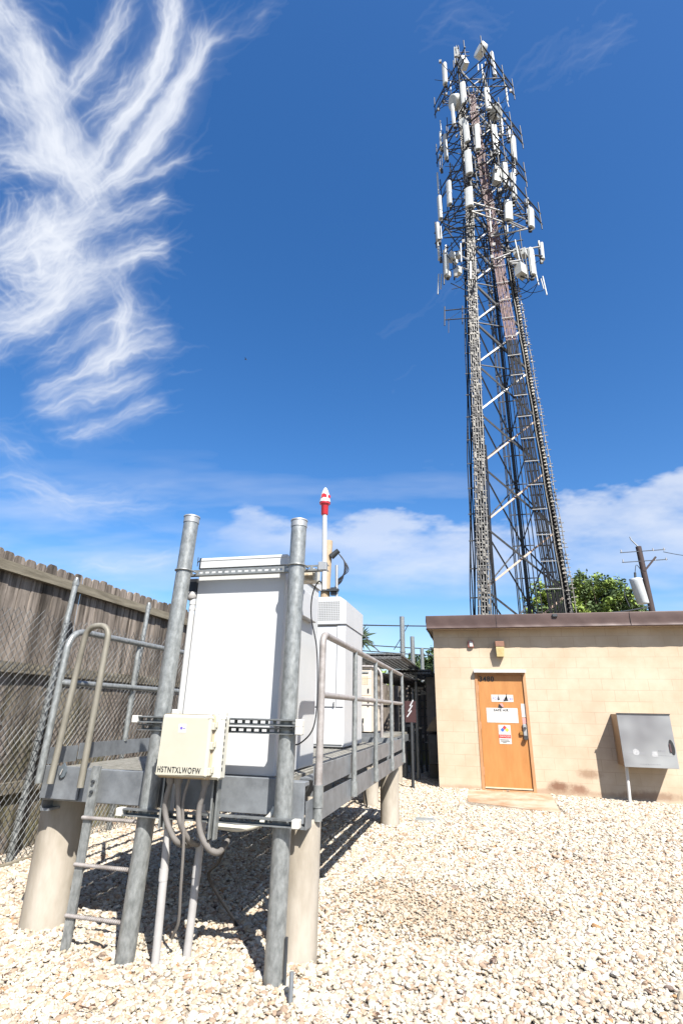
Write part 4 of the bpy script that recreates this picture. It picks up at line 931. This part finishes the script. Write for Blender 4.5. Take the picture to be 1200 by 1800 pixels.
# panels, placed where the photograph shows them; Y is the true distance of each
def panel(xt,yt,xb,yb,w,Y,kind='p'):
    t=AY(xt,yt,Y); b_=AY(xb,yb,Y); ax=(t-b_); 
    ppm=920/((R.T@(np.array(t)-C0))[2]*-1)
    W=w*1.35/ppm; L_=ax.length
    ctr=(GLg(t.z)+GRg(t.z)+GBg(t.z))/3 if t.z<ZT else (GLg(ZT)+GRg(ZT)+GBg(ZT))/3
    out=Vector(((t.x+b_.x)/2-ctr.x,(t.y+b_.y)/2-ctr.y,0)); 
    if out.length<.3: out=Vector((0,-1,0))
    out.normalize(); out=(out+Vector((0,-.35,0))).normalized()
    side=out.cross(ax).normalized(); front=ax.cross(side).normalized()
    dep=min(W*.55,.22)
    if kind=='p':
        mb=MB(); 
        # rounded extrusion
        prof=[(-.5,.5),(.5,.5),(.5,-.15),(.36,-.42),(.12,-.5),(-.12,-.5),(-.36,-.42),(-.5,-.15)]
        vs=[]
        for zz,sc in ((0,.93),(.012,1),(.988,1),(1,.93)):
            for a,c in prof: vs.append(b_+ax*zz+side*a*W*sc-front*c*dep*sc*1.0)
        f=[(j*8+i,j*8+(i+1)%8,(j+1)*8+(i+1)%8,(j+1)*8+i) for j in range(3) for i in range(8)]+[tuple(range(8)),tuple(range(24,32))]
        mb.add(vs,f); an=mb.build('panel_antenna',ANT,tw)
        bm=MB().tube([b_-ax*.12-front*-.0-out*(dep*.5+.10),t+ax*.06-out*(dep*.5+.10)],.035,5)
        for q in (.12,.85): bm.bar(b_+ax*q-out*(dep*.5+.11),b_+ax*q-out*(dep*.3),.10,.07)
        bm.box(b_.x-.09-out.x*.12,b_.x+.09-out.x*.12,b_.y-.09-out.y*.12,b_.y+.09-out.y*.12,b_.z-.22,b_.z-.02)
        bm.build('pipe_mount',TB,an)
        # boom back to the tower
        c2_=b_+ax*.3; tgt=min((g(c2_.z) for g in legs),key=lambda q:(q-c2_).length)
        if (tgt-c2_).length>.8: MB().tube([c2_-out*.2,tgt],.03,5).build('boom',TB,tw)
    elif kind=='rod': MB().tube([b_,t],W/2,6).build('rod_antenna',ANT,tw)
    elif kind=='box':
        MB().obox((t+b_)/2,side,front,ax,W/2,min(.25,W*.35),L_/2).build('radio_unit',ANT,tw)
    elif kind=='dish':
        n=20; o=MB(); c_=(t+b_)/2; nrm=Vector((-.80,-.35,-.45)).normalized() if xt<830 else Vector((.75,-.5,-.35)).normalized()
        if yt<140: nrm=Vector((-.75,-.6,.15)).normalized()
        Rr=max(W/1.35,L_)*.36
        o.tube([c_+nrm*.30,c_+nrm*.27,c_-nrm*.18,c_-nrm*.30],[Rr*.9,Rr,Rr*.98,Rr*.45],n); o.build('dish_antenna',ANT,tw)
A6=lambda l,f=1:[(740+a/5,60+b_/5,740+c/5,60+d/5,w/5,Y,k) for (a,b_,c,d,w,Y,k) in l]
A7=lambda l:[(740+a/5,320+b_/5,740+c/5,320+d/5,w/5,Y,k) for (a,b_,c,d,w,Y,k) in l]
L6=[(198,262,208,435,32,24.5,'p'),(291,120,298,262,14,27,'p'),(309,120,322,205,20,27,'p'),(352,222,388,288,46,26,'box'),(548,92,506,210,70,26,'dish'),
(621,170,652,370,32,26,'p'),(358,430,376,612,36,23.5,'p'),(290,545,318,655,74,24,'dish'),(268,622,286,790,22,23.8,'p'),(571,480,592,662,34,23.8,'p'),
(640,632,650,750,66,24.5,'dish'),(699,705,713,890,22,27.5,'p'),(766,820,780,930,28,27,'p'),(808,910,821,1102,45,25.5,'p'),(352,765,385,800,40,23.8,'box'),(385,790,404,950,38,23.6,'p'),
(487,800,498,1010,34,23.4,'p'),(167,870,171,1010,26,27,'p'),(203,888,216,1090,28,25,'p'),(403,1030,420,1226,44,23.2,'p'),
(628,795,645,1020,13,24,'p'),(652,800,668,1025,13,24.1,'p'),(672,900,685,1060,11,24.1,'p'),(728,1135,750,1340,40,24.5,'p'),(672,1180,667,1310,56,24.6,'box'),(815,1120,822,1300,20,27.5,'p'),
(165,760,175,850,8,26,'rod'),(738,445,757,590,13,26,'rod'),(743,560,768,640,5,26,'rod'),(160,1060,165,1200,16,27,'p'),(420,570,428,660,12,25,'rod'),(530,270,545,420,10,27,'rod'),(497,260,500,320,10,27,'rod'),
(550,700,556,800,8,27,'rod'),(140,1220,152,1400,12,26,'rod'),(255,420,262,560,8,26,'rod')]
L7=[(800,-70,824,145,38,25,'p'),(235,0,246,198,36,24.5,'p'),(415,55,421,215,50,23,'p'),(153,130,166,325,32,25,'p'),(134,365,146,512,30,25,'p'),(145,530,156,682,25,26.5,'p'),
(210,650,216,825,44,25,'p'),(152,810,147,985,9,25.5,'rod'),(178,810,170,940,9,25.5,'rod'),(262,632,264,688,46,25,'box'),(330,622,332,660,40,25,'box'),(320,765,322,815,48,24.6,'box'),(235,800,236,840,40,25,'box'),(300,690,302,720,26,25,'box'),
(764,168,771,332,52,24,'p'),(932,150,946,330,30,26,'p'),(965,240,972,400,46,25,'p'),(962,590,992,820,46,25,'p'),(1058,540,1072,680,30,26,'p'),(1030,520,1040,660,14,26.3,'rod'),
(872,740,885,825,74,25,'box'),(842,600,846,650,50,25.5,'box'),(900,600,905,650,46,25.5,'box'),(822,510,862,692,9,25,'rod'),(1065,830,1102,992,9,25.5,'rod'),(1050,850,1075,940,6,25.5,'rod'),(1010,820,1030,905,9,25,'rod'),
(345,540,352,702,9,24,'rod'),(430,700,432,855,14,23.2,'rod'),(170,390,178,500,9,25,'rod'),(755,380,758,440,9,24,'rod'),(945,-0+590,946,-0+600,5,25,'rod'),(212,560,205,640,18,26,'p'),(600,240,612,440,9,24,'rod'),(1050,690,1062,710,14,26,'box')]
for a in A6(L6)+A7(L7): panel(*a)
# lower sector mounts left and right (photo y 440-500)
for (pts_) in ([(786,560/5+320),(826,600/5+320)],):
    pass
def pipe7(l,r=.045,mt=TB,nm='antenna_mount'):
    o=MB()
    for (a,b_,Ya,c,d,Yb) in l: o.tube([AY(740+a/5,320+b_/5,Ya),AY(740+c/5,320+d/5,Yb)],r,6)
    o.build(nm,mt,tw)
pipe7([(200,420,25,480,380,24),(200,490,25,390,480,24),(190,360,25,380,440,24),(200,380,25,350,600,24)],.04,TB)
pipe7([(350,650,25,420,690,24),(320,740,25,420,775,24)],.06,TL)
pipe7([(260,890,25,410,960,24),(200,620,25,330,760,24)],.03,TB)
pipe7([(195,600,25,200,900,25),(205,620,25,300,700,25),(300,650,25,290,860,25)],.05,TB)
pipe7([(770,610,25,1040,570,25.8),(640,680,24.5,780,625,25)],.045,TL)
pipe7([(770,705,24.5,870,690,25),(790,720,24.5,860,715,25)],.07,TL)
pipe7([(850,560,25,940,870,25),(905,620,25,940,850,25),(870,830,25,960,850,25),(950,640,25,1060,650,25.8)],.05,TB)
pipe7([(430,255,23.6,725,355,24.2),(450,180,23.6,720,262,24.2),(430,260,23.6,610,245,24.2)],.05,TL)
pipe7([(610,480,24.5,935,410,25),(620,470,24.5,720,375,24.3),(770,340,24.3,930,410,25),(810,285,24.5,910,325,25),(830,160,24.5,905,260,25),(700,320,24.3,900,420,25)],.045,TL)
pipe7([(820,190,24.5,900,320,25),(750,490,25,830,430,25)],.04,TB)
# clutter: coax jumpers and clamps near the top
rn=random.Random(11); o=MB()
for i in range(260):
    z=rn.uniform(zof(840,500,24),ZT-.5); g=legs[rn.randrange(3)](z); a=rn.uniform(0,6.28); l=rn.uniform(.4,1.9)
    p=g+Vector((rn.uniform(-.3,.3),rn.uniform(-.3,.3),0)); q=p+Vector((math.cos(a)*l,math.sin(a)*l,rn.uniform(-.9,.9))); mid=(p+q)/2-Vector((0,0,rn.uniform(.1,.5)))
    o.tube(spline([p,mid,q],4),.022,4)
    if i%3==0: MB().box(q.x-.08,q.x+.08,q.y-.06,q.y+.06,q.z-.10,q.z+.12).build('amplifier_box',mat('amp_grey',(.12,.12,.11),.5,var=.4,scale=5,col2=(.30,.29,.27)),tw)
o.build('coax_jumper',CAB,tw)
# whip array on the left below the antennas
o=MB()
for (a,b_,c,d) in ((200,1130,430,1108),(205,1212,430,1195)): o.tube([AY(740+a/5,320+b_/5,24.2),AY(740+c/5,320+d/5,24)],.03,6)
for (x,y0_,y1_) in ((205,1095,1262),(362,1090,1248)): o.tube([AY(740+x/5,320+y0_/5,24.2),AY(740+x/5,320+y1_/5,24.2)],.035,6)
o.tube([AY(788,585,24.2),AY(788,559,24.2)],.02,5)
o.tube([AY(790,560,24.2),AY(812,545,24.2)],.012,4)
o.build('dipole_array',TB,tw)
# ------------------------------------------------------------------ trees
def tree(name,label,cat,loc,h,crowns,nleaf,ls,mts,group=None,seed=0,trunk=.16):
    rn=random.Random(seed); T=thing(name,label,cat,loc,group); base=Vector(loc)
    tops=[Vector((c[0],c[1],c[2])) for c in crowns]; tb=MB()
    fork=base+Vector((rn.uniform(-.2,.2),0,h*.35)); tb.tube([base-Vector((0,0,.1)),base+Vector((.04,0,h*.18)),fork],[trunk,trunk*.8,trunk*.65],8)
    for c in crowns:
        e=Vector(c[:3])+base; tb.tube([fork,fork.lerp(e,.5)+Vector((rn.uniform(-.3,.3),rn.uniform(-.3,.3),.1)),e],[trunk*.5,trunk*.3,trunk*.08],6)
        for k in range(3): tb.tube([fork.lerp(e,.6),e+Vector((rn.uniform(-1,1)*c[3]*.7,rn.uniform(-1,1)*c[3]*.7,rn.uniform(-.4,.8)*c[3]))],[trunk*.18,.015],5)
    tb.build('trunk',BARK,T)
    tot=sum(c[3]**2 for c in crowns)
    for mi,mt in enumerate(mts):
        V=[];Fc=[]
        for c in crowns:
            cn=int(nleaf*c[3]**2/tot/len(mts)); ncl=max(8,int(9*c[3]**1.5))
            cl_=[]
            for k in range(ncl):
                d=Vector((rn.gauss(0,1),rn.gauss(0,1),rn.gauss(0,1))).normalized()*c[3]*rn.uniform(.35,1.0); d.z*=.85; cl_.append((Vector(c[:3])+base+d,rn.uniform(.18,.38)*c[3]))
            for k in range(cn):
                cc,cr_=cl_[rn.randrange(ncl)]
                p=cc+Vector((rn.gauss(0,.5),rn.gauss(0,.5),rn.gauss(0,.42)))*cr_
                a=Vector((rn.gauss(0,1),rn.gauss(0,1),rn.gauss(0,.7))).normalized(); b_=a.cross(Vector((rn.gauss(0,1),rn.gauss(0,1),rn.gauss(0,1)))).normalized(); s=ls*rn.uniform(.6,1.4)
                n=len(V); V+= [tuple(p-a*s),tuple(p+b_*s*.45),tuple(p+a*s),tuple(p-b_*s*.45)]; Fc.append((n,n+1,n+2,n+3))
        o=MB(); o.v=V;o.f=Fc;o.sm=[False]*len(Fc); o.build('crown',mt,T)
    return T
tc=AY(1030,1060,29)
CR=[((960,1050),.9,.3),((985,1040),.9,0),((1022,1024),.8,0),((1035,1040),1.1,.6),((1060,1036),1.0,0),((1075,1040),.9,.5),((1095,1055),.8,0),((1108,1068),.7,.3),((1040,1070),1.5,.5),((1000,1068),1.4,.5),((1080,1075),1.4,.6),((1128,1080),.6,.4),((955,1068),.9,.2)]
tree('leafy_tree','bright green broadleaf tree rising behind the roof between tower and transformer pole','tree',(tc.x,29,0),7,
 [(AY(*q,29).x-tc.x,dy,AY(*q,29).z,r) for q,r,dy in CR],20000,.10,LEAF,seed=4,trunk=.2)
t2=AY(742,1168,34)
tree('dark_tree','dark rounded tree far behind, seen between the third post and the building corner','tree',(t2.x,34,0),5,[(0,0,AY(735,1172,34).z,1.0),(.9,0,AY(750,1175,34).z,1.2),(-.9,.4,AY(725,1180,34).z,.8),(1.5,.6,AY(762,1175,34).z,1.2),(0,0,AY(740,1190,34).z,1.3)],7000,.12,[LEAF[1],LEAF[1]],seed=5)
t3=AY(665,1165,30)
tree('low_tree','low olive green tree behind the cable bridge, right of the vented cabinet','tree',(t3.x,24,0),4,[(-.9,0,2.9,.9),(.2,0,2.7,.8),(1.0,.5,2.6,.7),(-2,.5,2.8,1.0)],5000,.10,LEAF,seed=6)
# spiky yucca
yk=thing('spiky_palm','spiky palm leaves poking out beside the upper right edge of the vented cabinet','palm',(-3.3,18,0))
c=AY(630,1122,18); yk.location=(c.x,18,0)
MB().tube([(c.x,18,0),(c.x+.05,18,c.z-.1)],[.14,.09],8).build('trunk',BARK,yk)
o=MB(); rn=random.Random(3)
for i in range(70):
    a=rn.uniform(0,6.28); e=rn.uniform(-.4,1.3); l=rn.uniform(.45,.75); d=Vector((math.cos(a)*math.cos(e),math.sin(a)*math.cos(e),math.sin(e))); s=d.cross(Vector((0,0,1))).normalized()*.025
    p=Vector((c.x,18,c.z-.05)); o.add([p-s,p+s,p+d*l*.6+s,p+d*l+Vector((0,0,-.12)),p+d*l*.6-s],[(0,1,2,3,4)])
o.build('fronds',mat('frond_green',(.08,.12,.06),.6,var=.3),yk)
# neighbouring low roof far off
nb=thing('neighbour_house','low house with a grey shingle roof far beyond the yard','house',(-9,46,0))
MB().box(-16,-4,44,52,0,2.5).build('wall',GBLOCK,nb)
MB().add([(-16.4,43.6,2.5),(-3.6,43.6,2.5),(-3.6,52.4,2.5),(-16.4,52.4,2.5),(-14,48,3.9),(-6,48,3.9)],[(0,1,5,4),(1,2,5),(2,3,4,5),(3,0,4)]).build('roof',ROOFSH,nb)
# small bird
bp_=AY(432,632,40); br_=thing('bird','tiny dark bird gliding alone in the middle of the blue sky','bird',bp_)
MB().tube([bp_+Vector((-.13,0,.05)),bp_+Vector((-.05,0,.02)),bp_+Vector((.05,0,-.01)),bp_+Vector((.14,0,-.06))],[.01,.04,.04,.008],8).add([bp_+Vector((-.04,0,.02)),bp_+Vector((-.02,-.22,.12)),bp_+Vector((.04,-.2,.1)),bp_+Vector((.06,0,0))],[(0,1,2,3)]).add([bp_+Vector((-.04,0,.02)),bp_+Vector((.0,.24,.12)),bp_+Vector((.06,.2,.1)),bp_+Vector((.06,0,0))],[(0,1,2,3)]).build('body',INK,br_)
# twigs & dry leaves in the gravel
rn=random.Random(8); o=MB()
for i in range(90):
    if i<25: x=rn.gauss(2.25,.3); y=rn.gauss(2.35,.25)
    else: x=rn.uniform(-3.4,3.5); y=rn.uniform(1.4,6)
    a=rn.uniform(0,6.28); l=rn.uniform(.015,.05)
    o.tube([(x,y,.035+gz(x,y)),(x+math.cos(a)*l,y+math.sin(a)*l,.045+gz(x,y))],.003,4)
    o.add([(x,y,.045),(x+.02,y+.01,.052),(x+.035,y,.046),(x+.018,y-.012,.05)],[(0,1,2,3)])
prop(o.build('leaf_litter',mat('dry_leaf',(.10,.05,.03),.9,var=.4)),'scattered brown twigs and dry leaf bits on the gravel','leaf litter',kind='stuff')
# ------------------------------------------------------------------ world, sun
EL=48.0; sx_,sy_=.588,-.809
w=D.worlds.new('World'); S.world=w; w.use_nodes=True; nt=w.node_tree; N=nt.nodes; L=nt.links; bg=N['Background']
sk=N.new('ShaderNodeTexSky'); sk.sky_type='NISHITA'; sk.sun_disc=False; sk.sun_elevation=math.radians(EL); sk.sun_rotation=math.atan2(sx_,sy_); sk.altitude=0; sk.air_density=1.0; sk.dust_density=1.0; sk.ozone_density=3.0
hs=N.new('ShaderNodeHueSaturation'); hs.inputs['Saturation'].default_value=1.31; hs.inputs['Hue'].default_value=.505
L.new(sk.outputs[0],hs.inputs['Color']); L.new(hs.outputs[0],bg.inputs['Color']); bg.inputs['Strength'].default_value=.080
sd=D.lights.new('sun','SUN'); sd.energy=5.0; sd.angle=math.radians(.53); sd.color=(1,.965,.91); so=D.objects.new('sun',sd); COL.objects.link(so)
dirv=Vector((sx_*math.cos(math.radians(EL)),sy_*math.cos(math.radians(EL)),math.sin(math.radians(EL)))); so.rotation_euler=dirv.to_track_quat('Z','Y').to_euler(); so.location=(10,-14,20)
S.view_settings.view_transform='Standard'; S.view_settings.look='None'; S.view_settings.exposure=1.35; S.view_settings.gamma=1
# ------------------------------------------------------------------ cirrus: a high curved sheet, density per vertex
def clouds():
    rng=np.random.default_rng(12); G=rng.random((256,256))
    def vn(x,y):
        xi=np.floor(x).astype(int);yi=np.floor(y).astype(int);fx=x-xi;fy=y-yi;fx=fx*fx*(3-2*fx);fy=fy*fy*(3-2*fy)
        g=lambda a,b_:G[a%256,b_%256]
        return (g(xi,yi)*(1-fx)+g(xi+1,yi)*fx)*(1-fy)+(g(xi,yi+1)*(1-fx)+g(xi+1,yi+1)*fx)*fy
    def fbm(x,y,o=5,r=.55):
        s=0;a=1;t=0
        for i in range(o): s=s+a*vn(x*2**i+i*17.3,y*2**i+i*31.7);t+=a;a*=r
        return s/t
    na,ne=1120,900
    gu,gv=np.meshgrid(np.linspace(-1.25,1.15,na),np.linspace(-.62,1.15,ne)); t0=math.radians(32)
    V=np.stack([gu,math.cos(t0)-gv*math.sin(t0),math.sin(t0)+gv*math.cos(t0)],-1); V/=np.linalg.norm(V,axis=-1,keepdims=True); c=V@R   # camera coords of each direction
    fz=np.maximum(-c[...,2],.15); X=600+F*c[...,0]/fz; Y=900-F*c[...,1]/fz
    wx=(fbm(X/170,Y/170,3)-.5)*60; wy=(fbm(X/170+50,Y/170+7,3)-.5)*60
    big=fbm(X/90+3,Y/90+5,4)
    # filaments drawn on a fine sky chart, then draped over the sheet
    CX,CY=-500,-400; CW,CH=2200,1600; fine=np.zeros((CH,CW)); soft=np.zeros((CH,CW))
    def splat(cv,x,y,wt):
        xi=np.round(x-CX).astype(int); yi=np.round(y-CY).astype(int); ok=(xi>=0)&(xi<CW)&(yi>=0)&(yi<CH)
        np.add.at(cv,(yi[ok],xi[ok]),np.broadcast_to(wt,x.shape)[ok])
    def blur(cv,sg):
        n=int(sg*3)+1; k=np.exp(-np.arange(-n,n+1)**2/(2*sg*sg)); k/=k.sum(); f=np.fft.rfft
        for ax in (0,1):
            L_=cv.shape[ax]; kk=np.zeros(L_); kk[:n+1]=k[n:]; kk[-n:]=k[:n]
            F_=np.fft.rfft(cv,axis=ax); K_=np.fft.rfft(kk); cv=np.fft.irfft(F_*(K_[:,None] if ax==0 else K_[None,:]),n=L_,axis=ax)
        return cv
    def strand(pts,w,a,soft_=1.0):
        P=np.array([tuple(p)[:2] for p in spline([(x,y,0) for x,y in pts],12)]); seg=np.hypot(*np.diff(P,axis=0).T); cs=np.concatenate([[0],np.cumsum(seg)]); Lt=cs[-1]
        def pos(s_):
            x=np.interp(s_,cs,P[:,0]);y=np.interp(s_,cs,P[:,1]); x2=np.interp(s_+4,cs,P[:,0]);y2=np.interp(s_+4,cs,P[:,1]);x1=np.interp(s_-4,cs,P[:,0]);y1=np.interp(s_-4,cs,P[:,1])
            tx,ty=x2-x1,y2-y1; l=np.hypot(tx,ty)+1e-6; return x,y,tx/l,ty/l
        nf=int(5.2*w**.8*Lt/110*(a/.45)**.7)+3
        for j in range(nf):
            s0=rng.uniform(-.08,.75)*Lt; ln=rng.uniform(.22,.75)*max(Lt,130); s1=min(Lt*1.08,s0+ln)
            if s1-s0<12: continue
            s_=np.arange(s0,s1,.7); t=(s_-s0)/(s1-s0); x,y,tx,ty=pos(np.clip(s_,0,Lt)); x=x+tx*(s_-np.clip(s_,0,Lt)); y=y+ty*(s_-np.clip(s_,0,Lt))
            o0=rng.normal(0,w*.55); o1=o0+rng.normal(0,w*.6); off=o0+(o1-o0)*t**1.4+rng.normal(0,w*.25)*np.sin(t*3.1*rng.uniform(.6,1.6)+rng.uniform(0,6))
            taper=(4*t*(1-t))**.9*np.exp(-(off/(w*1.5))**2)
            wt=a*rng.lognormal(0,.5)*taper; splat(fine,x-ty*off,y+tx*off,wt)
            if j%2==0: splat(soft,x-ty*off,y+tx*off,wt*1.6)
        for j in range(int(nf*.8)):   # feathering off the strand
            s0=rng.uniform(0,1)*Lt; x0_,y0_,tx,ty=[float(q) for q in pos(np.array(s0))]; an_=math.atan2(ty,tx)+rng.normal(0,.30)
            ln=rng.uniform(30,110); cu_=rng.normal(0,.006); tt=np.arange(0,ln,.7); aa=an_+cu_*tt; o_=rng.normal(0,w*.8)
            x=x0_-ty*o_+np.cumsum(np.cos(aa))*.7; y=y0_+tx*o_+np.cumsum(np.sin(aa))*.7; t=tt/ln
            splat(fine,x,y,a*.55*rng.lognormal(0,.5)*(1-t)**1.2*np.clip(t/.15,0,1))
    for pts,w,a in [([(40,60),(95,190),(130,290),(165,345)],34,.44),([(130,320),(190,250),(240,180),(290,80),(302,10)],17,.42),([(300,60),(310,20),(290,-60)],18,.45),
     ([(150,345),(225,285),(290,200),(335,125),(355,60)],19,.44),([(340,120),(368,75),(384,55)],6,.4),([(110,205),(150,130),(190,70),(225,10)],20,.36),([(-40,-20),(40,90),(100,200)],46,.42),([(-60,120),(50,200),(120,290)],38,.42),
     ([(-50,280),(50,265),(130,305)],36,.48),([(-60,20),(0,40),(60,60)],60,.35),([(60,330),(80,420),(150,420)],75,.40),([(0,470),(80,500),(160,430)],60,.36),([(180,335),(260,305),(330,272)],8,.32),([(240,190),(275,160),(300,175)],16,.2),
     ([(165,400),(225,375),(285,350)],17,.42),([(140,470),(230,445),(288,438)],18,.40),([(-60,470),(60,430),(185,365)],42,.40),([(178,455),(200,505),(222,540),(208,590),(180,640)],20,.34),([(-60,590),(60,560),(150,490),(180,440)],34,.34),
     ([(60,690),(140,660),(215,610),(290,590)],24,.27),([(50,720),(150,700),(235,668),(262,655)],22,.27),([(90,765),(190,745),(230,725),(275,708)],16,.25),([(50,640),(120,610),(190,560),(250,560)],20,.22),([(150,250),(170,210),(240,120)],24,.25),
     ([(-40,770),(10,780),(50,800)],24,.18),([(-60,860),(30,850),(120,880),(200,880),(285,872)],22,.16),([(0,905),(90,890),(180,905)],24,.12),([(120,1000),(230,985),(330,960)],16,.14),([(640,590),(720,560),(800,500)],10,.05),([(700,60),(800,20),(900,30)],40,.05),([(380,60),(430,40),(490,-10)],20,.10),
     ([(900,170),(1000,90),(1100,30)],40,.05),([(640,700),(800,640)],30,.02)]: strand(pts,w,a)
    fmap=blur(fine,1.0)*1.7+blur(fine,2.6)*1.7+blur(fine+soft,8)*1.0+blur(soft,24)*.8
    def samp(cv,x,y):
        x=np.clip(x-CX,0,CW-2);y=np.clip(y-CY,0,CH-2);xi=x.astype(int);yi=y.astype(int);fx=x-xi;fy=y-yi
        return (cv[yi,xi]*(1-fx)+cv[yi,xi+1]*fx)*(1-fy)+(cv[yi+1,xi]*(1-fx)+cv[yi+1,xi+1]*fx)*fy
    jx=(fbm(X/70+5,Y/70,4)-.5)*34+(fbm(X/18+5,Y/18,3)-.5)*7; jy=(fbm(X/70,Y/70+60,4)-.5)*34+(fbm(X/18,Y/18+60,3)-.5)*7
    cir=samp(fmap,X+jx,Y+jy)*.168*(.6+.9*np.clip((big-.3)/.4,0,1))
    # low bank
    pu=np.interp(X,[-900,250,380,430,500,600,700,800,900,1000,1100,1200,1900],[960,980,930,880,905,915,905,912,905,878,845,812,760])
    plw=np.interp(X,[-900,250,400,600,800,1000,1200,1900],[985,985,960,1012,1035,1000,985,990])
    pf_=fbm(X/110+wx/200,Y/38+20,6,.6); pf2=fbm(X/240+4,Y/60+8,4)
    up=np.clip((Y+ (pf_-.5)*95-pu)/26,0,1); lo_=np.clip((plw+40-(Y+(pf2-.5)*90))/90,0,1)
    amp=np.interp(X,[-900,250,380,450,700,1000,1200,1900],[.10,.15,.35,.6,.85,.8,1.0,.9])
    bank=up*lo_*amp*(.42+.95*np.clip((pf_-.25)/.4,0,1))
    wisp=.22*np.clip((fbm(X/260+70,Y/45+33,5)-.47)/.3,0,1)*np.clip((Y-780)/120,0,1)
    haze=np.clip((Y-1040)/200,0,1)*.22
    dn=1-np.exp(-1.25*(cir+bank*.66+wisp+haze))
    # finish outside frame
    Rr=1500.0; co=(V*Rr+np.array([0,0,0])).reshape(-1,3)
    idx=np.arange(na*ne).reshape(ne,na); fc=np.stack([idx[:-1,:-1],idx[:-1,1:],idx[1:,1:],idx[1:,:-1]],-1).reshape(-1,4)
    keep=dn.reshape(-1)[fc].max(1)>.012; fc=fc[keep]
    me=D.meshes.new('clouds'); me.vertices.add(len(co)); me.vertices.foreach_set('co',co.astype(np.float32).ravel())
    me.loops.add(fc.size); me.loops.foreach_set('vertex_index',fc.ravel().astype(np.int32)); me.polygons.add(len(fc)); me.polygons.foreach_set('loop_start',(np.arange(len(fc))*4).astype(np.int32)); me.update(calc_edges=True)
    at2=me.attributes.new('cloud_cover','FLOAT','POINT'); at2.data.foreach_set('value',dn.astype(np.float32).ravel())
    m=D.materials.new('ice_cloud'); m.use_nodes=True; nt=m.node_tree; N=nt.nodes; L=nt.links; N.clear()
    ou=N.new('ShaderNodeOutputMaterial'); mx=N.new('ShaderNodeMixShader'); tr=N.new('ShaderNodeBsdfTransparent'); em=N.new('ShaderNodeEmission'); em.inputs['Color'].default_value=(.84,.88,.96,1); em.inputs['Strength'].default_value=.42
    an=N.new('ShaderNodeAttribute'); an.attribute_name='cloud_cover'; L.new(an.outputs['Fac'],mx.inputs[0]); L.new(tr.outputs[0],mx.inputs[1]); L.new(em.outputs[0],mx.inputs[2]); L.new(mx.outputs[0],ou.inputs[0])
    try: m.cycles.emission_sampling='NONE'
    except Exception: pass
    me.materials.append(m); o=D.objects.new('clouds',me); COL.objects.link(o); o.visible_shadow=True; prop(o,kind='structure')
clouds()
